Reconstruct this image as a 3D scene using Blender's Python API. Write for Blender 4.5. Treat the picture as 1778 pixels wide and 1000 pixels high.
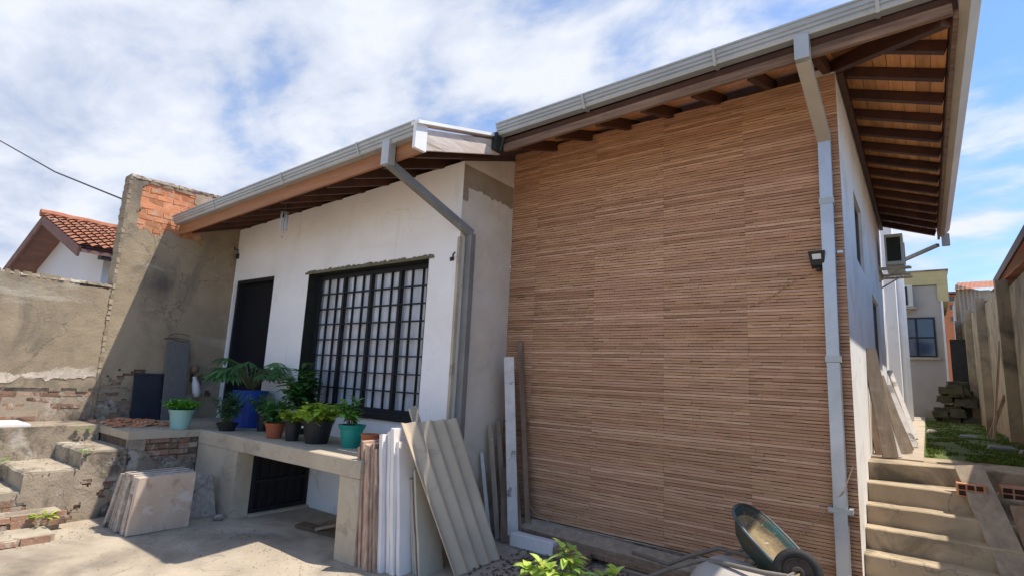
import bpy, math, random
from mathutils import Vector, Matrix, noise
random.seed(7)
R = random.uniform
S = bpy.context.scene
C = S.collection
for o in list(bpy.data.objects): bpy.data.objects.remove(o)

# ------------------------------------------------------------ camera, world, sun
cd = bpy.data.cameras.new('camera'); cam = bpy.data.objects.new('camera', cd); C.objects.link(cam)
yaw, pitch, roll = (math.radians(a) for a in (37.057, 9.5145, 2.663))
fw = Vector((-math.sin(yaw)*math.cos(pitch), math.cos(yaw)*math.cos(pitch), math.sin(pitch)))
r0 = fw.cross(Vector((0, 0, 1))).normalized(); u0 = r0.cross(fw)
rt = r0*math.cos(roll)+u0*math.sin(roll); up = -r0*math.sin(roll)+u0*math.cos(roll)
cam.matrix_world = Matrix(((rt.x, up.x, -fw.x, 0), (rt.y, up.y, -fw.y, 0), (rt.z, up.z, -fw.z, 0), (0, 0, 0, 1)))
cd.sensor_width = 36; cd.lens = 949.7/1778*36; cd.clip_start = 0.05; cd.clip_end = 2000
S.camera = cam
S.render.resolution_x = 1024; S.render.resolution_y = 575

to_sun = Vector((1, .571, 2.4)).normalized()
W = bpy.data.worlds.new('World'); S.world = W; W.use_nodes = True
wt = W.node_tree; wt.nodes.clear()
def wn(t, **k):
    n = wt.nodes.new(t)
    for a, b in k.items(): setattr(n, a, b)
    return n
wout = wn('ShaderNodeOutputWorld'); bg = wn('ShaderNodeBackground'); bg.inputs[1].default_value = 0.108
wt.links.new(bg.outputs[0], wout.inputs[0])
sky = wn('ShaderNodeTexSky', sky_type='NISHITA'); sky.sun_disc = False
sky.sun_elevation = math.asin(to_sun.z); sky.sun_rotation = math.atan2(to_sun.x, to_sun.y)
sky.air_density = 1.0; sky.dust_density = 0.6; sky.ozone_density = 2.2
tc = wn('ShaderNodeTexCoord'); sp = wn('ShaderNodeSeparateXYZ'); wt.links.new(tc.outputs['Generated'], sp.inputs[0])
def wm(op, a, b=None, c=None):
    n = wn('ShaderNodeMath', operation=op)
    for i, v in enumerate((a, b, c)):
        if v is None: continue
        if isinstance(v, (int, float)): n.inputs[i].default_value = v
        else: wt.links.new(v, n.inputs[i])
    return n.outputs[0]
zz = wm('ADD', wm('MAXIMUM', sp.outputs[2], 0.0), 0.22)
cb = wn('ShaderNodeCombineXYZ'); wt.links.new(wm('DIVIDE', sp.outputs[0], zz), cb.inputs[0]); wt.links.new(wm('DIVIDE', sp.outputs[1], zz), cb.inputs[1])
def wnoise(scale, det, rough, dist, rotz, sx, sy, off):
    mp = wn('ShaderNodeMapping'); mp.inputs['Rotation'].default_value = (0, 0, rotz); mp.inputs['Scale'].default_value = (sx, sy, 1); mp.inputs['Location'].default_value = off
    wt.links.new(cb.outputs[0], mp.inputs[0])
    n = wn('ShaderNodeTexNoise'); n.inputs['Scale'].default_value = scale; n.inputs['Detail'].default_value = det
    n.inputs['Roughness'].default_value = rough; n.inputs['Distortion'].default_value = dist
    wt.links.new(mp.outputs[0], n.inputs['Vector']); return n.outputs[0]
n1 = wnoise(0.8, 6, 0.52, 0.3, 0.5, 1, 1.15, (3.1, 1.7, 0))
n2 = wnoise(3.0, 10, 0.56, 0.2, 0.9, .9, 1.35, (0.4, 5.2, 0))
bank = wm('MULTIPLY', wm('ADD', wm('MULTIPLY', sp.outputs[0], -0.30), -0.175), 1.0)     # cloud bank thickens to the west
mask = wm('ADD', wm('ADD', wm('MULTIPLY', n1, 0.52), wm('MULTIPLY', n2, 0.78)), bank)
cr = wn('ShaderNodeMapRange'); cr.interpolation_type = 'SMOOTHSTEP'
cr.inputs['From Min'].default_value = 0.40; cr.inputs['From Max'].default_value = 0.66
wt.links.new(mask, cr.inputs[0])
cc = wn('ShaderNodeMix', data_type='RGBA'); ccr = wn('ShaderNodeMapRange'); ccr.inputs['From Min'].default_value = .33; ccr.inputs['From Max'].default_value = .60; wt.links.new(n2, ccr.inputs[0]); wt.links.new(ccr.outputs[0], cc.inputs[0])
cc.inputs[6].default_value = (1.85, 2.15, 2.85, 1); cc.inputs[7].default_value = (3.15, 3.3, 3.65, 1)
hz = wn('ShaderNodeMapRange'); hz.inputs['From Min'].default_value = 0.0; hz.inputs['From Max'].default_value = 0.35
hz.inputs['To Min'].default_value = 0.55; hz.inputs['To Max'].default_value = 0.0; wt.links.new(sp.outputs[2], hz.inputs[0])
mk = wm('MAXIMUM', cr.outputs[0], hz.outputs[0])
skb = wn('ShaderNodeMix', data_type='RGBA'); skb.blend_type = 'MULTIPLY'; skb.inputs[0].default_value = 1
wt.links.new(sky.outputs[0], skb.inputs[6]); skb.inputs[7].default_value = (.58, .71, .84, 1)
mx = wn('ShaderNodeMix', data_type='RGBA'); wt.links.new(mk, mx.inputs[0]); wt.links.new(skb.outputs[2], mx.inputs[6]); wt.links.new(cc.outputs[2], mx.inputs[7])
wt.links.new(mx.outputs[2], bg.inputs[0])

sl = bpy.data.lights.new('sun', 'SUN'); sl.energy = 2.35; sl.angle = math.radians(0.5); sl.color = (1, .93, .82)
so = bpy.data.objects.new('sun', sl); C.objects.link(so); so.rotation_euler = to_sun.to_track_quat('Z', 'Y').to_euler()
S.view_settings.view_transform = 'Standard'; S.view_settings.look = 'None'; S.view_settings.exposure = 1.40; S.view_settings.gamma = 1
S.render.engine = 'CYCLES'

# ------------------------------------------------------------ materials
def mat(name, c1, c2=None, scale=2.0, rough=.8, bump=.2, bscale=60., metal=0., stains=(), stretch=(1, 1, 1), rand=0., tone=False, spec=.4, local=False, bdist=.01, detail=6, trans=0., crack=None):
    """mottled procedural surface; stains = (colour, scale, lo, hi, strength, (sx,sy,sz), (z0,z1) or None)"""
    m = bpy.data.materials.new(name); m.use_nodes = True; t = m.node_tree; t.nodes.clear(); L = t.links.new
    def nn(ty, **k):
        n = t.nodes.new(ty)
        for a, b in k.items(): setattr(n, a, b)
        return n
    out = nn('ShaderNodeOutputMaterial'); b = nn('ShaderNodeBsdfPrincipled'); L(b.outputs[0], out.inputs[0])
    b.inputs['Roughness'].default_value = rough; b.inputs['Metallic'].default_value = metal; b.inputs['Specular IOR Level'].default_value = spec
    if trans: b.inputs['Transmission Weight'].default_value = trans
    if local: src = nn('ShaderNodeTexCoord').outputs['Object']
    else: src = nn('ShaderNodeNewGeometry').outputs['Position']
    def nz(sc, st=(1, 1, 1), det=detail, dist=.3):
        mp = nn('ShaderNodeMapping'); mp.inputs['Scale'].default_value = st; L(src, mp.inputs[0])
        if local:
            oi = nn('ShaderNodeObjectInfo'); mu = nn('ShaderNodeMath', operation='MULTIPLY'); mu.inputs[1].default_value = 37.; L(oi.outputs['Random'], mu.inputs[0]); L(mu.outputs[0], mp.inputs['Location'])
        n = nn('ShaderNodeTexNoise'); n.inputs['Scale'].default_value = sc; n.inputs['Detail'].default_value = det; n.inputs['Roughness'].default_value = .62; n.inputs['Distortion'].default_value = dist
        L(mp.outputs[0], n.inputs['Vector']); return n.outputs[0]
    c2 = c2 or tuple(x*.75 for x in c1)
    mr = nn('ShaderNodeMapRange'); mr.inputs['From Min'].default_value = .32; mr.inputs['From Max'].default_value = .68; L(nz(scale, stretch), mr.inputs[0])
    mx = nn('ShaderNodeMix', data_type='RGBA'); mx.inputs[6].default_value = (*c1, 1); mx.inputs[7].default_value = (*c2, 1); L(mr.outputs[0], mx.inputs[0])
    col = mx.outputs[2]
    for s in stains:
        sc_, ssc, lo, hi, stg, st = s[:6]; zr = s[6] if len(s) > 6 else None
        r_ = nn('ShaderNodeMapRange'); r_.inputs['From Min'].default_value = lo; r_.inputs['From Max'].default_value = hi; r_.inputs['To Max'].default_value = stg
        L(nz(ssc, st, 8, .6), r_.inputs[0]); f = r_.outputs[0]
        if zr:
            sx = nn('ShaderNodeSeparateXYZ'); L(src, sx.inputs[0]); z_ = nn('ShaderNodeMapRange'); z_.inputs['From Min'].default_value = zr[0]; z_.inputs['From Max'].default_value = zr[1]
            z_.inputs['To Min'].default_value = 1; z_.inputs['To Max'].default_value = 0; L(sx.outputs[2], z_.inputs[0])
            mu = nn('ShaderNodeMath', operation='MULTIPLY'); L(f, mu.inputs[0]); L(z_.outputs[0], mu.inputs[1]); f = mu.outputs[0]
        x = nn('ShaderNodeMix', data_type='RGBA'); L(f, x.inputs[0]); L(col, x.inputs[6]); x.inputs[7].default_value = (*sc_, 1); col = x.outputs[2]
    if crack:
        cs_, cw_, ck_ = crack; nv = nn('ShaderNodeTexNoise'); nv.inputs['Scale'].default_value = cs_*2.5; nv.inputs['Detail'].default_value = 6; L(src, nv.inputs['Vector'])
        va = nn('ShaderNodeVectorMath', operation='SCALE'); va.inputs['Scale'].default_value = .8/cs_; L(nv.outputs['Color'], va.inputs[0]); vb = nn('ShaderNodeVectorMath', operation='ADD'); L(src, vb.inputs[0]); L(va.outputs[0], vb.inputs[1])
        vo = nn('ShaderNodeTexVoronoi', feature='DISTANCE_TO_EDGE'); vo.inputs['Scale'].default_value = cs_; L(vb.outputs[0], vo.inputs['Vector'])
        cm = nn('ShaderNodeMapRange'); cm.inputs['From Min'].default_value = 0; cm.inputs['From Max'].default_value = cw_; cm.inputs['To Min'].default_value = ck_; cm.inputs['To Max'].default_value = 0; L(vo.outputs['Distance'], cm.inputs[0])
        cp_ = nn('ShaderNodeMath', operation='MULTIPLY'); L(cm.outputs[0], cp_.inputs[0]); pn = nn('ShaderNodeMapRange'); pn.inputs['From Min'].default_value = .45; pn.inputs['From Max'].default_value = .55; L(nz(cs_*.8), pn.inputs[0]); L(pn.outputs[0], cp_.inputs[1])
        x = nn('ShaderNodeMix', data_type='RGBA'); L(cp_.outputs[0], x.inputs[0]); L(col, x.inputs[6]); x.inputs[7].default_value = (.05, .04, .03, 1); col = x.outputs[2]
    if rand:
        oi = nn('ShaderNodeObjectInfo'); r_ = nn('ShaderNodeMapRange'); r_.inputs['To Min'].default_value = 1-rand; r_.inputs['To Max'].default_value = 1+rand; L(oi.outputs['Random'], r_.inputs[0])
        x = nn('ShaderNodeVectorMath', operation='SCALE'); L(col, x.inputs[0]); L(r_.outputs[0], x.inputs['Scale']); col = x.outputs[0]
    if tone:
        at = nn('ShaderNodeAttribute'); at.attribute_name = 'tone'
        x = nn('ShaderNodeMix', data_type='RGBA'); x.blend_type = 'MULTIPLY'; x.inputs[0].default_value = 1; L(col, x.inputs[6]); L(at.outputs['Color'], x.inputs[7]); col = x.outputs[2]
    L(col, b.inputs['Base Color'])
    if bump:
        bp = nn('ShaderNodeBump'); bp.inputs['Strength'].default_value = bump; bp.inputs['Distance'].default_value = bdist; L(nz(bscale, stretch, 5, 0), bp.inputs['Height']); L(bp.outputs[0], b.inputs['Normal'])
    return m
def matc(c, *a, **k): return mat(*a, crack=c, **k)
G = (1, 1, 1)
M = {}
M['ground'] = matc((.7, .008, .6), 'patio_concrete', (.46, .385, .29), (.33, .27, .20), 1.3, .9, .5, 35, stains=(((.11, .09, .07), .8, .50, .68, .75, (1, 1, 1)), ((.45, .41, .34), 2.5, .55, .75, .5, G), ((.08, .06, .045), 9, .60, .72, .5, G)))
M['plaster_grey'] = matc((.9, .010, .45), 'grey_render', (.36, .285, .19), (.26, .205, .14), 1.6, .95, .6, 50, stains=(((.09, .08, .07), 1.4, .50, .72, .85, (1, 1, .7)), ((.50, .45, .37), 1.1, .58, .68, .5, (1, .7, 2.2)), ((.05, .045, .04), 3, .55, .7, .8, G, (-.9, -.1))))
M['plaster_dirty'] = matc((3., .03, .6), 'weathered_render', (.36, .29, .21), (.24, .19, .14), 2.2, .95, .7, 45, stains=(((.06, .05, .04), 2.6, .50, .62, .85, G), ((.48, .43, .36), 3.5, .56, .64, .7, G), ((.33, .15, .08), 4, .60, .66, .5, G)))
M['bare'] = mat('bare_brown_render', (.34, .26, .18), (.25, .19, .13), 3, .95, .4, 50)
M['old_grout'] = mat('brown_grout', (.13, .07, .04), (.10, .055, .03), 3, .95, .1)
M['cream_dirty'] = mat('old_limewash', (.62, .54, .45), (.40, .33, .25), 7, .95, .5, 40, stains=(((.30, .25, .18), 9, .48, .6, .9, G),))
M['rusty_rim'] = mat('rusty_dark_rim', (.10, .075, .055), (.05, .035, .028), 14, .85, .3, 50)
M['steel_rim'] = mat('worn_steel_rim', (.16, .20, .21), (.05, .055, .06), 5, .5, .1, 50, metal=.3)
M['rubble'] = mat('rubble_core', (.17, .12, .085), (.08, .06, .05), 9, .95, 1, 40, stains=(((.30, .14, .08), 6, .5, .6, .6, G), ((.05, .07, .03), 5, .6, .66, .6, G)))
M['white_wall'] = matc((.8, .005, .22), 'white_painted_render', (.88, .86, .85), (.80, .78, .77), 1.2, .85, .25, 30, stains=(((.62, .53, .42), 1.0, .52, .76, .45, G), ((.5, .45, .38), 2.2, .60, .74, .25, (2.5, 1, .35)), ((.30, .25, .2), 14, .70, .76, .6, G), ((.45, .38, .30), 3, .5, .7, .6, G, (-1.0, -.4))))
M['cream_wall'] = matc((1.2, .007, .25), 'cream_render', (.70, .62, .51), (.54, .47, .38), 2.0, .9, .35, 28, stains=(((.22, .18, .13), 10, .66, .70, .7, G), ((.36, .24, .13), 2.0, .46, .6, .85, G, (-1.2, -.5)), ((.66, .63, .57), 3, .55, .7, .5, G)))
M['side_white'] = mat('side_wall_white', (.86, .84, .82), (.78, .77, .75), 1.4, .85, .2, 30, stains=(((.5, .44, .34), 2, .5, .7, .5, G), ((.28, .26, .22), 6, .62, .7, .4, G)))
M['slab'] = matc((1.4, .008, .4), 'cast_concrete', (.50, .42, .31), (.38, .315, .23), 2.4, .9, .4, 40, stains=(((.14, .12, .09), 3.4, .56, .7, .6, G), ((.5, .46, .38), 2, .58, .7, .5, (1, 1, .3)), ((.10, .09, .07), 12, .66, .72, .5, G)))
M['step'] = matc((3., .03, .7), 'worn_step_concrete', (.42, .36, .27), (.27, .22, .16), 3, .95, .5, 40, stains=(((.10, .08, .06), 3, .52, .66, .7, G), ((.5, .45, .37), 2.2, .58, .68, .6, G)))
M['step2'] = matc((2., .02, .5), 'stair_concrete', (.48, .375, .25), (.34, .26, .17), 2.4, .92, .4, 40, stains=(((.06, .055, .04), 2.2, .50, .68, .8, (1, 1, 1)),))
M['brick'] = mat('clay_brick', (.56, .245, .12), (.44, .18, .085), 9, .92, .6, 60, rand=.2, stains=(((.46, .36, .27), 7, .52, .66, .75, G), ((.10, .06, .04), 8, .64, .72, .6, G)))
M['brick_old'] = mat('stained_clay_brick', (.34, .19, .12), (.22, .13, .09), 9, .95, .8, 60, rand=.3, stains=(((.42, .37, .29), 10, .52, .62, .8, G), ((.07, .055, .045), 6, .56, .66, .8, G)))
M['tile'] = mat('wood_look_tile', (1, 1, 1), (.80, .77, .74), 9, .55, .15, 60, stretch=(.35, .35, 3), tone=True, rand=.05, spec=.35)
M['pine'] = mat('pine_boards', (.72, .33, .12), (.50, .21, .075), 3, .6, .2, 30, stretch=(7, .8, 7), rand=.25, stains=(((.08, .03, .015), 9, .66, .72, .7, (1, .5, 1)),))
M['pine_x'] = mat('dark_pine_boards', (.36, .155, .065), (.20, .085, .04), 3, .7, .2, 30, stretch=(.8, 7, 7), rand=.25)
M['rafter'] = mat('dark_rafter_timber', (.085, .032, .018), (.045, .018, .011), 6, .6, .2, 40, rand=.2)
M['fascia'] = mat('varnished_fascia', (.38, .17, .075), (.26, .11, .05), 4, .6, .2, 40, stretch=(.5, 5, 5))
M['fascia_grey'] = mat('weathered_fascia', (.27, .165, .11), (.10, .06, .04), 4, .8, .3, 40, stretch=(.5, 5, 5))
M['galv'] = mat('galvanised_gutter', (.46, .48, .48), (.36, .38, .39), 2.2, .45, .05, 30, metal=.35, stains=(((.24, .22, .19), 4, .56, .72, .5, (1, 1, 3)),))
M['pipe'] = mat('galvanised_downpipe', (.52, .56, .62), (.38, .40, .43), 2.0, .35, .08, 12, metal=.6, stains=(((.36, .32, .28), 3, .55, .7, .5, (1, 1, .4)),))
M['pipe_old'] = mat('grey_downpipe', (.27, .27, .265), (.19, .185, .17), 3, .5, .1, 20, metal=.3)
M['side_gutter'] = mat('painted_side_gutter', (.46, .40, .33), (.36, .32, .27), 2.0, .6, .1, 30)
M['white_board'] = mat('flaking_white_board', (.66, .60, .55), (.45, .36, .30), 5, .8, .4, 50, stretch=(3, .5, 4), stains=(((.20, .14, .10), 7, .60, .68, .7, (1, .3, 2)),))
M['white_trim'] = mat('white_flashing', (.80, .80, .80), (.7, .7, .7), 3, .5, .05, 30)
M['black_steel'] = mat('black_painted_steel', (.008, .009, .012), (.012, .012, .015), 6, .6, .05, 40)
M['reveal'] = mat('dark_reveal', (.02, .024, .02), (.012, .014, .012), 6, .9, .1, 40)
M['door'] = mat('near_black_door', (.003, .003, .006), (.002, .002, .004), 3, .8, .05, 40)  # near-black colour of the panel that fills the doorway
M['curtain'] = mat('white_curtain', (.74, .76, .80), (.50, .53, .58), 6, .9, 0, stretch=(5, 1, .35))
M['mortar'] = mat('rough_mortar', (.22, .20, .12), (.12, .11, .07), 14, .95, 1, 60)
M['roof'] = mat('roof_tile', (.42, .17, .09), (.27, .10, .055), 5, .9, .3, 40, stains=(((.12, .08, .06), 5, .56, .7, .6, G),))
M['soffit_far'] = mat('far_soffit', (.20, .10, .085), (.13, .07, .06), 4, .8, .1, 30)
M['far_white'] = mat('far_white_wall', (.62, .63, .66), (.56, .57, .6), .8, .9, .1, 30)
M['marble'] = mat('beige_stone', (.60, .47, .36), (.50, .37, .27), 3.5, .7, .1, 40, stretch=(1, 1.6, 1), stains=(((.27, .19, .14), 2.4, .55, .62, .45, (1, 3, 2.4)), ((.66, .60, .54), 3, .56, .64, .6, (1, 1.5, 3))))
M['marble_edge'] = mat('stone_edge', (.54, .47, .40), (.32, .26, .21), 20, .8, .4, 60, stains=(((.09, .07, .06), 7, .55, .66, .7, G),), rand=.2)
M['granite_black'] = mat('black_stone', (.012, .014, .022), (.02, .022, .035), 6, .4, .05, 40, spec=.4)
M['granite_grey'] = mat('grey_stone', (.15, .14, .13), (.12, .112, .105), 14, .6, .1, 90)
M['brown_board'] = mat('brown_board_edge', (.50, .36, .27), (.26, .16, .115), 12, .85, .4, 60, stretch=(2, 2, .6), rand=.3)
M['white_sheet'] = mat('white_panel', (.78, .74, .71), (.68, .64, .61), 3, .7, .1, 40)
M['beige_sheet'] = mat('beige_panel', (.46, .41, .32), (.38, .34, .27), 4, .8, .2, 40)
M['fibro'] = mat('fibre_cement', (.58, .48, .35), (.48, .395, .285), 2.4, .9, .3, 60, stains=(((.22, .18, .13), 3, .58, .72, .5, G),))
M['old_timber'] = mat('grey_brown_timber', (.30, .20, .135), (.17, .11, .07), 5, .85, .4, 50, stretch=(4, 4, .6), rand=.25)
M['grey_timber'] = mat('silvered_timber', (.36, .28, .205), (.23, .175, .125), 5, .85, .4, 50, stretch=(3, 3, .7), rand=.2, stains=(((.45, .40, .34), 5, .58, .66, .5, G),))
M['paint_timber'] = mat('white_stained_timber', (.70, .66, .62), (.52, .48, .44), 6, .8, .2, 40, stains=(((.16, .14, .13), 4, .58, .62, .8, G),))
M['plastic_black'] = mat('black_plastic', (.012, .012, .013), (.02, .02, .02), 6, .5, .02, 40)
M['plastic_blue'] = mat('blue_plastic', (.018, .075, .42), (.014, .055, .34), 3, .45, .02, 40)
M['plastic_mint'] = mat('mint_plastic', (.30, .50, .44), (.26, .44, .39), 3, .5, .02, 40)
M['plastic_teal'] = mat('teal_plastic', (.01, .28, .21), (.012, .23, .18), 3, .45, .02, 40)
M['terracotta'] = mat('terracotta', (.36, .10, .045), (.30, .08, .035), 5, .75, .1, 40)
M['terracotta2'] = mat('orange_plastic', (.50, .15, .06), (.44, .13, .05), 5, .6, .05, 40)
M['soil'] = mat('potting_soil', (.03, .022, .015), (.015, .01, .008), 20, .95, .8, 60)
def leafmat(n, a, b, tl=.3):
    m = mat(n, a, b, 8, .5, 0, 40, tone=True, spec=.35)
    t = m.node_tree; bs = [x for x in t.nodes if x.type == 'BSDF_PRINCIPLED'][0]; ou = [x for x in t.nodes if x.type == 'OUTPUT_MATERIAL'][0]
    tr = t.nodes.new('ShaderNodeBsdfTranslucent'); ms = t.nodes.new('ShaderNodeMixShader'); ms.inputs[0].default_value = tl
    t.links.new(bs.inputs['Base Color'].links[0].from_socket, tr.inputs[0]); t.links.new(bs.outputs[0], ms.inputs[1]); t.links.new(tr.outputs[0], ms.inputs[2]); t.links.new(ms.outputs[0], ou.inputs[0]); return m
M['leaf_dark'] = leafmat('dark_leaves', (.09, .22, .07), (.055, .15, .05))
M['leaf_mid'] = leafmat('green_leaves', (.18, .38, .07), (.11, .26, .05))
M['leaf_lime'] = leafmat('lime_leaves', (.52, .62, .09), (.22, .38, .05), .4)
M['leaf_mint'] = leafmat('fresh_green_leaves', (.17, .46, .06), (.11, .33, .05))
M['leaf_pale'] = leafmat('variegated_leaves', (.62, .70, .22), (.34, .52, .10), .5)
M['leaf_blue'] = leafmat('blue_green_leaves', (.09, .19, .10), (.055, .13, .07))
M['grass'] = leafmat('moss_grass', (.09, .15, .025), (.06, .10, .02))
M['stem'] = mat('plant_stem', (.10, .12, .05), (.07, .08, .04), 6, .7, .1)
M['yard'] = mat('mossy_soil', (.13, .12, .05), (.07, .12, .02), 2.2, .95, .8, 40, stains=(((.07, .12, .02), 1.7, .44, .58, .8, G), ((.20, .17, .15), 2.4, .58, .68, .6, G)))
M['path'] = mat('pale_path', (.46, .38, .29), (.36, .29, .22), 3, .9, .3, 40)
M['fence'] = mat('concrete_fence', (.37, .30, .205), (.24, .195, .135), 2.6, .95, .6, 30, stains=(((.10, .085, .065), 2.2, .48, .66, .85, (1, 1, .8)), ((.33, .17, .08), 1.2, .42, .62, .7, G, (-.55, .3))))
M['fence_dark'] = mat('dark_pilaster', (.12, .105, .085), (.08, .07, .055), 2, .95, .4, 40, stains=(((.30, .15, .07), 1.4, .4, .62, .8, G, (-.55, .1)),))
M['moss_stone'] = mat('mossy_stone', (.10, .085, .06), (.045, .04, .025), 3, .95, .8, 30, stains=(((.06, .07, .02), 2, .5, .6, .7, G),))
M['yellow_wall'] = mat('yellow_parapet', (.50, .43, .22), (.42, .36, .19), 3, .9, .1, 30)
M['back_wall'] = mat('grey_back_wall', (.40, .36, .32), (.33, .295, .255), 1.2, .9, .2, 30, stains=(((.30, .19, .10), 1.2, .45, .65, .6, G, (-.55, .2)),))
M['glass_dark'] = mat('dark_window_glass', (.03, .05, .10), (.02, .035, .07), 1, .08, 0, spec=.8)
M['ac'] = mat('ac_casing', (.55, .56, .50), (.47, .48, .43), 3, .5, .02, 30)
M['ac_dark'] = mat('ac_coil', (.015, .02, .018), (.025, .03, .026), 30, .6, .3, 90)
M['orange_brick'] = mat('far_orange_brick', (.50, .19, .09), (.42, .15, .07), 2, .9, .1, 20)
M['shed'] = mat('whitewashed_sheet', (.45, .42, .40), (.32, .28, .26), 3, .8, .2, 30, stretch=(1, 1, .3))
M['rubber'] = mat('black_rubber', (.014, .014, .015), (.03, .028, .026), 8, .75, .2, 40)
M['teal_paint'] = mat('teal_tray_paint', (.02, .085, .085), (.04, .05, .045), 12, .8, .3, 50, stains=(((.09, .065, .04), 5, .48, .60, .8, G), ((.30, .30, .26), 22, .60, .66, .6, G), ((.03, .09, .05), 9, .56, .62, .6, G)))
M['cement'] = mat('dried_cement', (.36, .27, .14), (.15, .11, .065), 7, .95, .6, 50, stains=(((.5, .46, .38), 14, .6, .66, .7, G),))
M['grey_tray'] = mat('grey_tray', (.42, .38, .34), (.34, .30, .27), 5, .7, .2, 50, stains=(((.6, .55, .45), 20, .64, .7, .7, G),))
M['tube'] = mat('grey_tube', (.20, .175, .15), (.14, .12, .10), 8, .6, .1, 40)
M['wire'] = mat('cable', (.46, .32, .20), (.3, .2, .14), 5, .6, 0)
M['dark_wire'] = mat('black_cable', (.03, .03, .035), (.02, .02, .02), 5, .6, 0)
M['lamp_glass'] = mat('floodlight_glass', (.72, .74, .74), (.6, .62, .62), 20, .2, .05)
M['glass'] = mat('pane_glass', (.9, .93, .95), (.9, .93, .95), 1, .03, 0, trans=1.)
M['debris'] = mat('leaf_litter', (.17, .12, .075), (.09, .065, .042), 20, .95, 1, 60)
M['hollow'] = mat('brick_cell_shade', (.05, .02, .012), (.03, .012, .008), 5, .95, 0)  # near-black that carries the shade inside the brick cells
gm = M['glass'].node_tree; gb = [x for x in gm.nodes if x.type == 'BSDF_PRINCIPLED'][0]; go = [x for x in gm.nodes if x.type == 'OUTPUT_MATERIAL'][0]
gt = gm.nodes.new('ShaderNodeBsdfTransparent'); gg = gm.nodes.new('ShaderNodeBsdfGlossy'); gg.inputs['Roughness'].default_value = .04
gx = gm.nodes.new('ShaderNodeMixShader'); gw = gm.nodes.new('ShaderNodeLayerWeight'); gp_ = gm.nodes.new('ShaderNodeMath'); gp_.operation = 'POWER'; gp_.inputs[1].default_value = 4; gf = gm.nodes.new('ShaderNodeMath'); gf.operation = 'MULTIPLY_ADD'; gf.inputs[1].default_value = .6; gf.inputs[2].default_value = .04
gm.links.new(gw.outputs['Facing'], gp_.inputs[0]); gm.links.new(gp_.outputs[0], gf.inputs[0])
gm.links.new(gf.outputs[0], gx.inputs[0]); gm.links.new(gt.outputs[0], gx.inputs[1]); gm.links.new(gg.outputs[0], gx.inputs[2]); gm.links.new(gx.outputs[0], go.inputs[0])

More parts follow.
